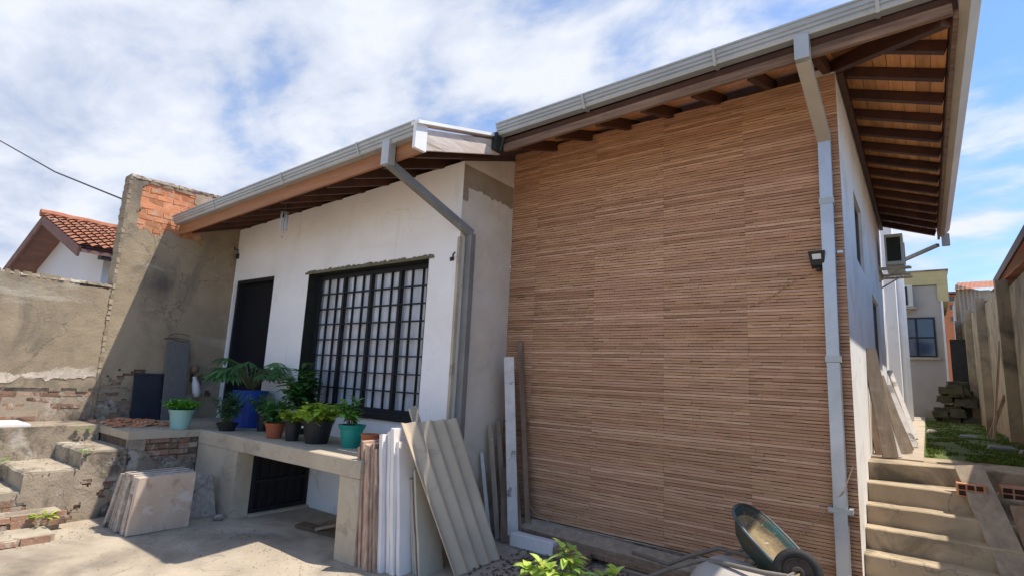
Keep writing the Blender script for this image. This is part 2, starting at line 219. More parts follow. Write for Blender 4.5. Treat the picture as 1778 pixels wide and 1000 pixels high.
# ------------------------------------------------------------ mesh helpers
class MB:
    def __init__(s): s.v = []; s.f = []; s.t = []
    def face(s, idx, tone=None): s.f.append(tuple(idx)); s.t.append(tone or (1, 1, 1))
    def quad(s, a, b, c, d, tone=None):
        n = len(s.v); s.v += [tuple(a), tuple(b), tuple(c), tuple(d)]; s.face((n, n+1, n+2, n+3), tone)
    def hexa(s, p, tone=None):      # p: 4 bottom (ccw from above) + 4 top
        n = len(s.v); s.v += [tuple(x) for x in p]
        for f in ((3, 2, 1, 0), (4, 5, 6, 7), (0, 1, 5, 4), (1, 2, 6, 5), (2, 3, 7, 6), (3, 0, 4, 7)): s.face([n+i for i in f], tone)
    def box(s, x0, x1, y0, y1, z0, z1, tone=None):
        s.hexa([(x0, y0, z0), (x1, y0, z0), (x1, y1, z0), (x0, y1, z0), (x0, y0, z1), (x1, y0, z1), (x1, y1, z1), (x0, y1, z1)], tone)
    def beam(s, a, b, w, h, side=None, tone=None):   # w along side vector, h across
        a = Vector(a); b = Vector(b); d = (b-a).normalized(); sd = Vector(side) if side else (Vector((0, 0, 1)) if abs(d.z) < .9 else Vector((0, 1, 0))).cross(d)
        sd = (sd-d*sd.dot(d)).normalized(); u = d.cross(sd)
        P = []
        for q in (a, b):
            P += [q-sd*w/2-u*h/2, q+sd*w/2-u*h/2, q+sd*w/2+u*h/2, q-sd*w/2+u*h/2]
        s.hexa(P, tone)
    def tube(s, pts, r, n=8, close=False, tone=None):
        pts = [Vector(p) for p in pts]; base = len(s.v); N = len(pts); prev = None
        rr = r if isinstance(r, (list, tuple)) else [r]*N
        for i, p in enumerate(pts):
            d = ((pts[(i+1) % N] if (close or i < N-1) else p)-(pts[i-1] if (close or i > 0) else p)).normalized()
            if prev is None: a = Vector((0, 0, 1)) if abs(d.z) < .9 else Vector((1, 0, 0)); x = d.cross(a).normalized()
            else: x = (prev-d*prev.dot(d)).normalized()
            prev = x; y = d.cross(x)
            for k in range(n):
                t = k*2*math.pi/n; s.v.append(tuple(p+(x*math.cos(t)+y*math.sin(t))*rr[i]))
        for i in range(N if close else N-1):
            j = (i+1) % N
            for k in range(n): s.face((base+i*n+k, base+i*n+(k+1) % n, base+j*n+(k+1) % n, base+j*n+k), tone)
        if not close:
            s.face([base+k for k in range(n)][::-1], tone); s.face([base+(N-1)*n+k for k in range(n)], tone)
    def lathe(s, prof, n=24, c=(0, 0, 0), ax=None, tone=None):   # prof: (r,h)
        ax = ax or Matrix.Identity(3); base = len(s.v)
        for r, h in prof:
            for k in range(n):
                t = k*2*math.pi/n; s.v.append(tuple(Vector(c)+ax @ Vector((r*math.cos(t), r*math.sin(t), h))))
        for i in range(len(prof)-1):
            for k in range(n): s.face((base+i*n+k, base+i*n+(k+1) % n, base+(i+1)*n+(k+1) % n, base+(i+1)*n+k), tone)
    def sweep(s, prof, a, b, out, ups=(0, 0, 1)):   # profile (o,u) polygon swept from a to b
        a = Vector(a); b = Vector(b); o = Vector(out); u = Vector(ups); n = len(prof); base = len(s.v)
        for q in (a, b):
            for (x, y) in prof: s.v.append(tuple(q+o*x+u*y))
        for k in range(n): s.face((base+k, base+(k+1) % n, base+n+(k+1) % n, base+n+k))
        s.face([base+k for k in range(n)][::-1]); s.face([base+n+k for k in range(n)])
    def leaf(s, p, d, upv, L, w, droop=.3, segs=4, fold=.25, tone=None, prof=None):
        p = Vector(p); d = Vector(d).normalized(); u = Vector(upv); sd = d.cross(u)
        if sd.length < .01: sd = Vector((1, 0, 0))
        sd.normalize(); u = sd.cross(d).normalized(); base = len(s.v); prof = prof or [0.12, .8, 1, .7, .08]
        cur = p.copy(); dd = d.copy()
        for i in range(segs+1):
            ww = w/2*prof[min(i*(len(prof)-1)//segs, len(prof)-1)]
            s.v += [tuple(cur-sd*ww+u*ww*fold), tuple(cur), tuple(cur+sd*ww+u*ww*fold)]
            dd = (dd-Vector((0, 0, droop/segs))).normalized(); cur = cur+dd*L/segs
        for i in range(segs):
            a = base+i*3; s.face((a, a+1, a+4, a+3), tone); s.face((a+1, a+2, a+5, a+4), tone)
    def mesh(s, name):
        me = bpy.data.meshes.new(name); me.from_pydata(s.v, [], s.f)
        if any(t != (1, 1, 1) for t in s.t):
            at = me.color_attributes.new('tone', 'FLOAT_COLOR', 'CORNER'); buf = []
            for p in me.polygons:
                t = s.t[p.index]
                for _ in range(p.loop_total): buf += [t[0], t[1], t[2], 1]
            at.data.foreach_set('color', buf)
        else:
            at = me.color_attributes.new('tone', 'FLOAT_COLOR', 'CORNER'); at.data.foreach_set('color', [1.]*(4*len(me.loops)))
        me.update(); return me
def link(name, me, m, parent=None, smooth=False, bevel=0, loc=None):
    o = bpy.data.objects.new(name, me); C.objects.link(o)
    if m and not me.materials: me.materials.append(M[m] if isinstance(m, str) else m)
    if smooth: me.polygons.foreach_set('use_smooth', [True]*len(me.polygons))
    if parent: o.parent = parent
    if loc: o.location = loc
    if bevel:
        bv = o.modifiers.new('bevel', 'BEVEL'); bv.width = bevel; bv.segments = 2; bv.limit_method = 'ANGLE'
    return o
def obj(name, mb, m, parent=None, **k): return link(name, mb.mesh(name), m, parent, **k)
def thing(name, label, cat, group=None):
    o = bpy.data.objects.new(name, None); C.objects.link(o); o['label'] = label; o['category'] = cat; o.empty_display_size = .1
    if group: o['group'] = group
    return o
def tag(o, label, cat, group=None):
    o['label'] = label; o['category'] = cat
    if group: o['group'] = group
    return o
def struct(name, mb, m, **k):
    o = obj(name, mb, m, **k); o['kind'] = 'structure'; return o
def bx(name, m, parent, *a, **k):
    b = MB(); b.box(*a); return obj(name, b, m, parent, **k)
def bm_(name, m, parent, a, b, w, h, side=None, **k):
    q = MB(); q.beam(a, b, w, h, side); return obj(name, q, m, parent, **k)
def fbm(x, y, z=0, s=1.): return noise.fractal(Vector((x*s, y*s, z*s)), 1., 2., 4)
def sheet(o, u, v, n, U, V, c, t, keep, jit=.25, rough=.003):
    """broken plaster layer: grid cells kept where keep(u,v); thickness t along n, edges closed"""
    o = Vector(o); u = Vector(u); v = Vector(v); n = Vector(n); nu = round(U/c); nv = round(V/c); K = {}
    for i in range(nu):
        for j in range(nv): K[i, j] = keep((i+.5)*U/nu, (j+.5)*V/nv)
    b = MB(); idx = {}
    def vt(i, j, f):
        k = (i, j, f)
        if k not in idx:
            inner = 0 < i < nu and 0 < j < nv
            ju = noise.noise(Vector((i*7.7, j*3.1, 1.)))*c*jit if inner else 0; jv = noise.noise(Vector((i*2.3, j*9.1, 5.)))*c*jit if inner else 0
            p = o+u*(i*U/nu+ju)+v*(j*V/nv+jv)+n*((t+rough*fbm(i*c, j*c, 3, 4)) if f else 0)
            idx[k] = len(b.v); b.v.append(tuple(p))
        return idx[k]
    for (i, j), kk in K.items():
        if not kk: continue
        b.face((vt(i, j, 1), vt(i+1, j, 1), vt(i+1, j+1, 1), vt(i, j+1, 1)))
        for (di, dj, a, d) in ((-1, 0, (i, j), (i, j+1)), (1, 0, (i+1, j+1), (i+1, j)), (0, -1, (i+1, j), (i, j)), (0, 1, (i, j+1), (i+1, j+1))):
            if not K.get((i+di, j+dj), False): b.face((vt(*a, 0), vt(*d, 0), vt(*d, 1), vt(*a, 1)))
    return b

# ------------------------------------------------------------ setting
g = MB(); N = 90
def gz(x, y):
    return -1.6+.012*fbm(x, y, 0, 1.2)
xs = [-300, -60, -20]+[-10+i*.25 for i in range(61)]+[12, 60, 300]; ys = [-300, -60, -8]+[-3+i*.25 for i in range(41)]+[20, 60, 300]
for y in ys:
    for x in xs: g.v.append((x, y, gz(x, y) if -10 < x < 5 and -3 < y < 7 else -1.6))
for j in range(len(ys)-1):
    for i in range(len(xs)-1): a = j*len(xs)+i; g.face((a, a+1, a+1+len(xs), a+len(xs)))
struct('ground', g, 'ground', smooth=True)
yd = MB(); yd.box(-.05, 3.2, 6.95, 30, -1.62, -.57); struct('yard_terrace', yd, 'yard')
pa = MB(); pa.box(-.448, -.052, 6.4, 22, -1.62, -.552); struct('path', pa, 'path')
# grass and litter in the yard
gr = MB()
for k in range(16000):
    y = 6.95+12*random.random()**1.6; x = R(-.03, 1.05)
    if fbm(x, y*.6, 2, 2.6)+.4*fbm(x, y, 5, 9) < -.15+.3*random.random(): continue
    h = R(.01, .035); a = R(0, 6.28); c_, s_ = math.cos(a)*.012, math.sin(a)*.012; q = R(.6, 1.5); n = len(gr.v)
    gr.v += [(x-c_, y-s_, -.571), (x+c_, y+s_, -.571), (x+R(-.015, .015), y+R(-.015, .015), -.571+h)]; gr.face((n, n+1, n+2), (q*1.1, q, q*.7))
go_ = obj('grass', gr, 'grass'); go_['kind'] = 'stuff'
db = MB()
for k in range(900):
    x = R(-3.2, -1.0); y = 3.7+R(0, 1.1)*(1 if x < -2 else .6)+R(-.1, .1); 
    if y > 4.9: continue
    s_ = R(.005, .018); z = gz(x, y); a = R(0, 3)
    db.beam((x, y, z+.006), (x+math.cos(a)*s_*2, y+math.sin(a)*s_*2, z+R(.004, .02)), s_, s_*.4)
do_ = obj('litter', db, 'debris'); do_['kind'] = 'stuff'

gb_ = MB()
for k in range(1100):
    e = random.random()
    if e < .45: x = R(-6.9, -3.9); y = 3.18-abs(random.gauss(0, .35))
    elif e < .7: x = R(-6.8, -6.2); y = R(1.2, 2.8)
    else: x = R(-6.0, -1.); y = R(1.6, 4.6)
    z = gz(x, y); s_ = R(.002, .006); a = R(0, 3)
    gb_.beam((x, y, z+.002), (x+math.cos(a)*s_*1.5, y+math.sin(a)*s_*1.5, z+R(.003, .008)), s_, s_*.6)
for k in range(420):
    x = R(-8.4, -7.0); y = R(1.1, 3.9); z = -.747 if y > 2.45 else -.92 if y > 2.08 else -1.09 if y > 1.64 else -1.26
    if x < -7.8 and y < 2.45: continue
    s_ = R(.002, .009); a = R(0, 3); gb_.beam((x, y, z+.004), (x+math.cos(a)*s_*1.5, y+math.sin(a)*s_*1.5, z+.008), s_, s_*.6)
o = obj('grit', gb_, 'plaster_dirty'); o['kind'] = 'stuff'
# ------------------------------------------------------------ right hand stairs
st = thing('concrete_stairs', 'six rough concrete steps climbing between the white side wall and the raised yard', 'stairs')
sy = [(-.565, 5.98), (-.72, 5.78), (-.87, 5.56), (-1.015, 5.37), (-1.17, 5.16), (-1.325, 4.95), (-1.47, 4.74)]
for i, (z, y) in enumerate(sy):
    yb = 6.5 if i == 0 else sy[i-1][1]+.16
    b = MB(); sk = .42 if i == 0 else 0
    nx = 14; pts = []
    x0, x1 = -.446, 1.06
    for k in range(nx+1):
        x = x0+(x1-x0)*k/nx; yy = y+sk*k/nx*1.0+.006*fbm(x, z, 0, 5); zt = z+.004*fbm(x, z, 3, 6)
        pts.append((x, yy, zt))
    b0 = len(b.v)
    for (x, yy, zt) in pts: b.v += [(x, yy, -1.65), (x, yy+.002, zt-.008), (x, yy+.01, zt), (x, yb+sk*1.05, zt)]
    for k in range(nx):
        a = b0+k*4
        for q in range(3): b.face((a+q, a+4+q, a+5+q, a+1+q))
    e = b0+nx*4
    b.face((e, e+3, e+2, e+1)); b.face((b0, b0+1, b0+2, b0+3))
    obj('step', b, 'step2', st)

# ------------------------------------------------------------ main house
H = thing('house', 'single storey white house clad with wood look strip tiles under a galvanised gutter roof', 'house')
def zr(x, y): return 1.98+.35*(y-3.2)+.034*(x+3.6)     # underside of front roof slope
XL, XC, XR = -8.53, -3.815, -.45; YF, YW = 4.107, 5.0
# front wall with openings (door, window) built of butting blocks
fwl = MB()
def fblock(x0, x1, z0, z1, top=False):
    if top: fwl.hexa([(x0, YF, z0), (x1, YF, z0), (x1, YF+.2, z0), (x0, YF+.2, z0), (x0, YF, zr(x0, YF)), (x1, YF, zr(x1, YF)), (x1, YF+.2, zr(x1, YF)+.07), (x0, YF+.2, zr(x0, YF)+.07)])
    else: fwl.box(x0, x1, YF, YF+.2, z0, z1)
DX0, DX1, WX0, WX1, WZ0, WZ1 = -8.44, -7.36, -6.50, -4.25, -.46, 1.27
fblock(XL, DX0, -1.6, 1.31); fblock(DX1, WX0, -1.6, 1.31); fblock(WX0, WX1, -1.6, WZ0); fblock(WX1, XC, -1.6, 1.31); fblock(WX0, WX1, WZ1, 1.31)
fblock(DX0, DX1, -1.6, -.75); fblock(XL, XC, 1.31, 0, True)
obj('front_wall', fwl, 'white_wall', H)
rw = MB(); rw.hexa([(XC-.2, YF+.202, -1.6), (XC+.002, YF+.001, -1.6), (XC+.002, YW, -1.6), (XC-.2, YW, -1.6), (XC-.2, YF+.202, zr(XC, YF)), (XC+.002, YF+.001, zr(XC, YF)), (XC+.002, YW, zr(XC, YW)), (XC-.2, YW, zr(XC, YW))])
obj('return_wall', rw, 'cream_wall', H)
def kb(u, v):
    y = YF+.004+u; z = 1.80+v
    return z > 2.02+.03*fbm(y, 1, 0, 9)-(.16 if y < 4.19+.02*fbm(z, 4, 0, 9) else 0)-.04*max(0, y-4.5)
obj('bare_render', sheet((XC+.002, YF+.004, 1.80), (0, 1, 0), (0, 0, 1), (1, 0, 0), .88, .46, .012, .003, kb, rough=.001), 'bare', H)
cw = MB(); cw.box(XC, XR-.2, YW+.012, YW+.2, -1.6, 2.62); obj('clad_wall', cw, 'cream_wall', H)
sw = MB()
def sblock(y0, y1, z0, z1): sw.box(XR-.2, XR, max(y0, YW+.013), y1, z0, z1)
W1 = (6.1, 6.95, 1.3, 2.0); W2 = (7.9, 9.1, .35, 1.25); YE = 10.9
sblock(YW, W1[0], -1.6, 2.76); sblock(W1[0], W1[1], -1.6, W1[2]); sblock(W1[0], W1[1], W1[3], 2.76); sblock(W1[1], W2[0], -1.6, 2.76)
sblock(W2[0], W2[1], -1.6, W2[2]); sblock(W2[0], W2[1], W2[3], 2.76); sblock(W2[1], YE, -1.6, 2.76)
obj('side_wall', sw, 'side_white', H)
for (a, b, c, d) in (W1, W2):
    w = obj('side_window', (lambda q: (q.box(XR-.07, XR-.03, a, a+.04, c, d), q.box(XR-.07, XR-.03, b-.04, b, c, d), q.box(XR-.07, XR-.03, a+.04, b-.04, c, c+.04), q.box(XR-.07, XR-.03, a+.04, b-.04, d-.04, d), q.box(XR-.07, XR-.03, (a+b)/2-.02, (a+b)/2+.02, c+.04, d-.04), q)[-1])(MB()), 'granite_grey', H)
    bx('pane', 'glass_dark', w, XR-.055, XR-.045, a+.02, b-.02, c+.02, d-.02)
bw = MB(); bw.box(XL-.02, XR-.2, 10.7, 10.9, -1.6, 2.76); bw.box(XL-.2, XL, 4.31, 10.9, -1.6, 2.2); obj('back_wall', bw, 'side_white', H)

# strip tiles
tones = [(.58, .315, .18), (.62, .35, .205), (.54, .285, .155), (.70, .41, .25), (.60, .335, .195), (.46, .24, .13), (.64, .37, .19), (.73, .44, .275), (.60, .33, .20), (.60, .34, .19)]
def strip_tile(w, h, seed):
    rr = random.Random(seed); b = MB(); ns = 14; sh = h/ns
    for j in range(ns):
        t = rr.choice(tones); z0 = j*sh+.0015; zt_ = (j+1)*sh-.0015; x = 0.0; off = rr.uniform(0, .12)
        while x < w-.001:
            x1 = min(w, x+(off if x < .002 else rr.uniform(.11, .17)))
            if w-x1 < .03: x1 = w
            p = rr.choice((.006, .008, .010, .012)); z1 = zt_-rr.choice((0, .001, .001, .002, .004)); k = rr.uniform(.93, 1.06); tt = (t[0]*k*.90, t[1]*k*.90, t[2]*k*.90)
            n = len(b.v); b.v += [(x, 0, z0), (x1, 0, z0), (x1, 0, z1), (x, 0, z1), (x, -p, z0), (x1, -p, z0), (x1, -p+.002, z1), (x, -p+.002, z1)]
            for f in ((4, 5, 6, 7), (0, 1, 5, 4), (1, 2, 6, 5), (2, 3, 7, 6), (3, 0, 4, 7)): b.face([n+i for i in f], tt)
            x = x1
    me = b.mesh('cladding_tile'); me.materials.append(M['tile']); return me
TW, TH = .7515, .372
vars_ = [strip_tile(TW-.0004, TH-.0005, 100+i) for i in range(7)]; nar = [strip_tile(.3586, TH-.0005, 200+i) for i in range(4)]
nrow = 11; tz0 = -1.40
for r_ in range(nrow):
    for c_ in range(5):
        me = random.choice(nar) if c_ == 0 else random.choice(vars_)
        x = XC+.004 if c_ == 0 else -3.456+(c_-1)*TW
        o = link('cladding_tile', me, None, H, loc=(x, YW+.0085, tz0+r_*TH))
pb = MB(); pb.box(XC, XR, YW+.0095, YW+.0115, tz0-.01, tz0+nrow*TH); obj('tile_backing', pb, 'old_grout', H)

# roof deck (underside boards one by one), rafters, fascia, gutters
def boards_front(x0, x1, y0, y1, m='pine_x', w=.10):
    n = max(1, round((y1-y0)/w))
    for k in range(n):
        a = y0+(y1-y0)*k/n+.002; b_ = y0+(y1-y0)*(k+1)/n-.002; q = MB(); h = .10; dz = R(0, .003)
        P = [(x0, a, zr(x0, a)+h-dz), (x1, a, zr(x1, a)+h-dz), (x1, b_, zr(x1, b_)+h-dz), (x0, b_, zr(x0, b_)+h-dz)]
        q.hexa(P+[(p[0], p[1], p[2]+.02) for p in P]); obj('eave_board', q, m, H)
YE1, YE2, XE1, XE2 = 3.26, 4.28, -3.52, .30
boards_front(XL+.005, XE1-.01, YE1, YF+.1); boards_front(XE1+.12, XE2-.75, YE2+.04, YW+.1, 'pine')
q = MB(); x = XL+.3
while x < XE1-.1:
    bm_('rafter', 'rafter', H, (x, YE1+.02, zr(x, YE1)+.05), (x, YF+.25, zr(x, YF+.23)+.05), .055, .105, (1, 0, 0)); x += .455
x = XE1+.28
while x < XR-.05:
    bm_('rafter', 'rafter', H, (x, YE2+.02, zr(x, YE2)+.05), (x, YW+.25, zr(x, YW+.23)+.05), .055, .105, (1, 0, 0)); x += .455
ze = zr(XE2, YE2)
def zs(x): return ze+.35*(XE2-x)
# side eave: boards run along the wall, rafters cross it
nb = 8
for k in range(nb):
    xa = XE2-.01-(k+1)*.76/nb+.002; xb = XE2-.01-k*.76/nb-.002; q = MB(); ys0 = YE2+(XE2-xb); h = .10
    P = [(xa, YE2+.02+(XE2-xa), zs(xa)+h), (xb, YE2+.02+(XE2-xb), zs(xb)+h), (xb, 10.62, zs(xb)+h), (xa, 10.62, zs(xa)+h)]
    q.hexa(P+[(p[0], p[1], p[2]+.02) for p in P]); obj('soffit_board', q, 'pine', H)
# front boards over the hip corner
for k in range(7):
    a = YE2+.01+k*.105; b_ = a+.1; q = MB(); h = .10; xa = XE2-.76
    P = [(xa, a, zr(xa, a)+h), (XE2-(a-YE2)-.01, a, zr(XE2-(a-YE2), a)+h), (XE2-(b_-YE2)-.01, b_, zr(XE2-(b_-YE2), b_)+h), (xa, b_, zr(xa, b_)+h)]
    q.hexa(P+[(p[0], p[1], p[2]+.02) for p in P]); obj('eave_board', q, 'pine_x', H)
y = 4.78
while y < 10.6:
    xi = max(XR-.1, XE2-(y-YE2)+.04)
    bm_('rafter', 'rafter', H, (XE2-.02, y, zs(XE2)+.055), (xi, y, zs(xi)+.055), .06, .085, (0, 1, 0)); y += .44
bm_('hip_rafter', 'rafter', H, (XE2-.03, YE2+.03, ze+.03), (XR+.0, YE2+.75, zs(XR)+.03), .07, .14, (1, 1, 0))
bm_('wall_plate', 'rafter', H, (XR+.03, YE2+.78, zs(XR)+.0), (XR+.03, 10.6, zs(XR)+.0), .05, .10, (1, 0, 0))
# roof cover: sheets with thickness
rc = MB(); h = .15
YR = 7.6
def up_(P, t=.05): return P+[(p[0], p[1], p[2]+t) for p in P]
rc.hexa(up_([(XL, YE1, zr(XL, YE1)+h), (XE1-.02, YE1, zr(XE1, YE1)+h), (XE1-.02, YE2, zr(XE1, YE2)+h), (XL, YE2, zr(XL, YE2)+h)]))
rc.hexa(up_([(XL, YE2, zr(XL, YE2)+h), (XE2-.0, YE2, zr(XE2, YE2)+h), (XE2-3.3, YR, zr(XE2-3.3, YR)+h), (XL, YR, zr(XL, YR)+h)]))
rc.hexa(up_([(XE2, YE2, ze+h+.002), (XE2, 10.62, ze+h+.002), (XE2-3.3, 10.62, zs(XE2-3.3)+h), (XE2-3.3, YR, zs(XE2-3.3)+h)]))
rc.hexa(up_([(XL, YR+.01, zr(XL, YR)+h), (XE2-3.31, YR+.01, zs(XE2-3.3)+h-.1), (XE2-3.31, 10.9, 2.9), (XL, 10.9, 2.9)]))
obj('roof', rc, 'roof', H)
def fascia(a, b, m, t=.03, hh=.17, parent=H):
    q = MB(); a = Vector(a); b = Vector(b); d = (b-a).normalized(); n_ = Vector((0, 0, 1)).cross(d).normalized()
    q.hexa([a, b, b+n_*t, a+n_*t, a+Vector((0, 0, hh)), b+Vector((0, 0, hh)), b+n_*t+Vector((0, 0, hh)), a+n_*t+Vector((0, 0, hh))]); return obj('fascia', q, m, parent)
fascia((XL+.01, YE1-.03, zr(XL, YE1)-.0), (XE1, YE1-.03, zr(XE1, YE1)-.0), 'fascia')
fascia((XE1+.1, YE2-.0, zr(XE1, YE2)+.04), (XE2+.03, YE2-.0, ze+.04), 'rafter', .03, .2)
q = MB(); q.box(XE2, XE2+.03, YE2+.001, 10.64, ze-.02, ze+.2); obj('fascia', q, 'fascia_grey', H)
# weathered inner beam along the bottom of the upper fascia
bm_('eave_beam', 'fascia_grey', H, (XE1+.12, YE2-.02, zr(XE1+.2, YE2)+.03), (XE2-.002, YE2-.02, ze+.035), .075, .035, (0, 0, 1))
gp = [(0, -.155), (.075, -.155), (.085, -.135), (.085, -.105), (.100, -.098), (.100, -.068), (.113, -.060), (.113, -.018), (.126, -.012), (.126, .006), (.112, .006), (.112, -.005), (.09, -.08), (.07, -.14), (.012, -.14), (.012, 0), (0, 0)]
gp = [(a, b*.72) for a, b in gp]
def gutter(name, a, b, out, m='galv'):
    q = MB(); q.sweep(gp, a, b, out); return obj(name, q, m, H)
gutter('gutter', (XL+.02, YE1-.031, zr(XL, YE1)+.25), (XE1-.0, YE1-.031, zr(XE1, YE1)+.25), (0, -1, 0))
gutter('gutter', (XE1+.09, YE2-.031, zr(XE1, YE2)+.265), (XE2+.15, YE2-.031, ze+.255), (0, -1, 0))
q = MB(); q.sweep([(0, -.20), (.06, -.20), (.13, -.10), (.15, .0), (.15, .02), (.13, .02), (.01, .0), (0, 0)], (XE2+.031, YE2-.14, ze+.235), (XE2+.031, 10.7, ze+.235), (1, 0, 0)); obj('side_gutter', q, 'side_gutter', H)
for (x, ye_) in ((-7.3, YE1), (-5.7, YE1), (-4.35, YE1), (-2.4, YE2), (-1.2, YE2), (-.1, YE2)):
    q = MB(); z_ = zr(x, ye_)+.25; q.sweep([(0, -.118), (.08, -.118), (.09, -.10), (.104, -.074), (.117, -.046), (.129, -.012), (.129, .009), (.0, .009)], (x-.012, ye_-.031, z_), (x+.012, ye_-.031, z_), (0, -1, 0)); obj('gutter_joint', q, 'galv', H)
# verge end of the lower roof
def vz(y): return zr(XE1, y)
q = MB(); q.hexa([(XE1+.0, YE1-.03, vz(YE1)), (XE1+.03, YE1-.03, vz(YE1)), (XE1+.03, YE2+.02, vz(YE2)), (XE1, YE2+.02, vz(YE2)), (XE1, YE1-.03, vz(YE1)+.2), (XE1+.03, YE1-.03, vz(YE1)+.2), (XE1+.03, YE2+.02, vz(YE2)+.16), (XE1, YE2+.02, vz(YE2)+.16)]); obj('verge_board', q, 'white_board', H)
q = MB(); q.beam((XE1+.02, YE1-.17, vz(YE1)+.215), (XE1+.02, YE2+.02, vz(YE2)+.20), .10, .03, (1, 0, 0)); obj('verge_flashing', q, 'white_trim', H)
q = MB(); q.box(XE1+.004, XE1+.04, YE1-.17, YE1-.032, vz(YE1)-.02, vz(YE1)+.225); obj('gutter_end', q, 'white_trim', H)
q = MB(); q.box(XE1+.04, XE1+.10, YE2-.14, YE2-.0, vz(YE2)-.0, vz(YE2)+.18); obj('flashing', q, 'ac_dark', H)
# downpipes
dp = thing('downpipe', 'shiny galvanised square downpipe running down the tile clad wall near its right corner', 'downpipe', 'square downpipes of the house')
def pipe(par, pts, w, d, m, side=(1, 0, 0)):
    for a, b in zip(pts[:-1], pts[1:]): bm_('pipe_section', m, par, a, b, w, d, side, bevel=.004)
pipe(dp, [(-.575, YE2-.08, 2.62), (-.575, YE2-.08, 2.42)], .10, .085, 'galv')
pipe(dp, [(-.575, YE2-.06, 2.44), (-.545, YW-.07, 2.08)], .095, .08, 'side_gutter')
pipe(dp, [(-.545, YW-.07, 2.10), (-.558, YW-.07, .25), (-.562, YW-.07, -1.6)], .092, .07, 'pipe')
q = MB(); q.box(-.63, -.49, YW-.112, YW-.104, -.86, -.825); q.box(-.64, -.615, YW-.105, YW-.01, -.86, -.825); q.box(-.505, -.48, YW-.105, YW-.01, -.86, -.825); obj('strap', q, 'galv', dp)
for z_, x_ in ((1.52, -.5485), (.25, -.558)): bx('pipe_joint', 'galv', dp, x_-.052, x_+.052, YW-.110, YW-.030, z_, z_+.05)
q = MB(); q.box(-.50, -.46, YW-.04, YW-.0, 1.12, 1.14); obj('bracket', q, 'white_trim', dp)
dl = thing('downpipe', 'dull grey square downpipe slanting from the lower gutter to the corner beside the window', 'downpipe', 'square downpipes of the house')
pipe(dl, [(-3.93, YE1-.09, 2.17), (-3.93, YE1-.09, 1.93)], .105, .085, 'galv')
pipe(dl, [(-3.93, YE1-.08, 1.96), (XC+.055, YF+.11, 1.50), (XC+.055, YF+.11, -1.6)], .075, .075, 'pipe_old')
pm = MB(); pm.box(XC-.02, XC+.012, YF-.012, YF+.03, -.5, 1.45); obj('corner_mortar', pm, 'slab', H)

# door
dr = obj('door', (lambda q: (q.box(DX0+.05, DX1-.05, YF+.13, YF+.17, -.75, 1.26), q)[-1])(MB()), 'door', H)
q = MB(); q.box(DX0, DX0+.05, YF+.02, YF+.2, -.75, 1.31); q.box(DX1-.05, DX1, YF+.02, YF+.2, -.75, 1.31); q.box(DX0+.05, DX1-.05, YF+.02, YF+.2, 1.26, 1.31); obj('door_frame', q, 'black_steel', dr)
q = MB(); q.box(DX1-.14, DX1-.11, YF+.09, YF+.13, .16, .30); obj('handle', q, 'granite_grey', dr)
q = MB(); q.box(DX0-.025, DX0-.002, YF-.012, YF+.0, -.75, 1.29); obj('door_trim', q, 'white_trim', H)
# big barred window
wd = MB(); yo = YF+.19
rvl = MB()
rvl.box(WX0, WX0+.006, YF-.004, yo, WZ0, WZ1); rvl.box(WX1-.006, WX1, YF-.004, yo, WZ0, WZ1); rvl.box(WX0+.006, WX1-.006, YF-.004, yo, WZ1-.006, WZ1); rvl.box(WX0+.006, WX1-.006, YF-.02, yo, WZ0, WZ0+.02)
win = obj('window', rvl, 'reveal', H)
fr = MB(); wx0, wx1, wz0, wz1 = WX0+.02, WX1-.01, WZ0+.02, WZ1-.02; y0, y1 = yo-.05, yo-.01
fr.box(wx0, wx0+.05, y0, y1, wz0, wz1); fr.box(wx1-.05, wx1, y0, y1, wz0, wz1); fr.box(wx0+.05, wx1-.05, y0, y1, wz0, wz0+.05); fr.box(wx0+.05, wx1-.05, y0, y1, wz1-.05, wz1); obj('frame', fr, 'black_steel', win)
nc, nr_ = 12, 8; cwid = (wx1-wx0-.1)/nc; chh = (wz1-wz0-.1)/nr_
for k in range(1, nc):
    x = wx0+.05+k*cwid; t = .020 if k % 3 == 0 else .0045
    if k % 3 == 0: bx('mullion', 'black_steel', win, x-t, x+t, y0-.012, y1, wz0+.05, wz1-.05)
    else: bx('glazing_bar', 'black_steel', win, x-t, x+t, y0+.008, y1, wz0+.05, wz1-.05)
for k in range(1, nr_):
    z = wz0+.05+k*chh; bx('crossbar', 'black_steel', win, wx0+.05, wx1-.05, y0-.004, y1-.006, z-.008, z+.008)
pm_ = MB(); pm_.box(0, cwid-.012, 0, .003, 0, chh-.022); pme = pm_.mesh('pane'); pme.materials.append(M['glass'])
for i in range(nc):
    for j in range(nr_): link('pane', pme, None, win, loc=(wx0+.056+i*cwid, y1-.012+R(-.002, .002), wz0+.061+j*chh))
ct = MB(); n_ = 260
for k in range(n_+1):
    x = wx0-.02+(wx1-wx0+.04)*k/n_; w_ = .030*math.sin(x*60+2*math.sin(x*5))+.016*math.sin(x*23); ct.v += [(x+.008*math.sin(9*x), yo+.03+w_*.8, wz0-.05), (x, yo+.03+w_*.8, .4+.0*x), (x+.006*math.sin(4*x), yo+.03+w_*.75, wz1+.05)]
for k in range(n_):
    a = k*3; ct.face((a, a+3, a+4, a+1)); ct.face((a+1, a+4, a+5, a+2))
obj('curtain', ct, 'curtain', win, smooth=True)
mo = MB()
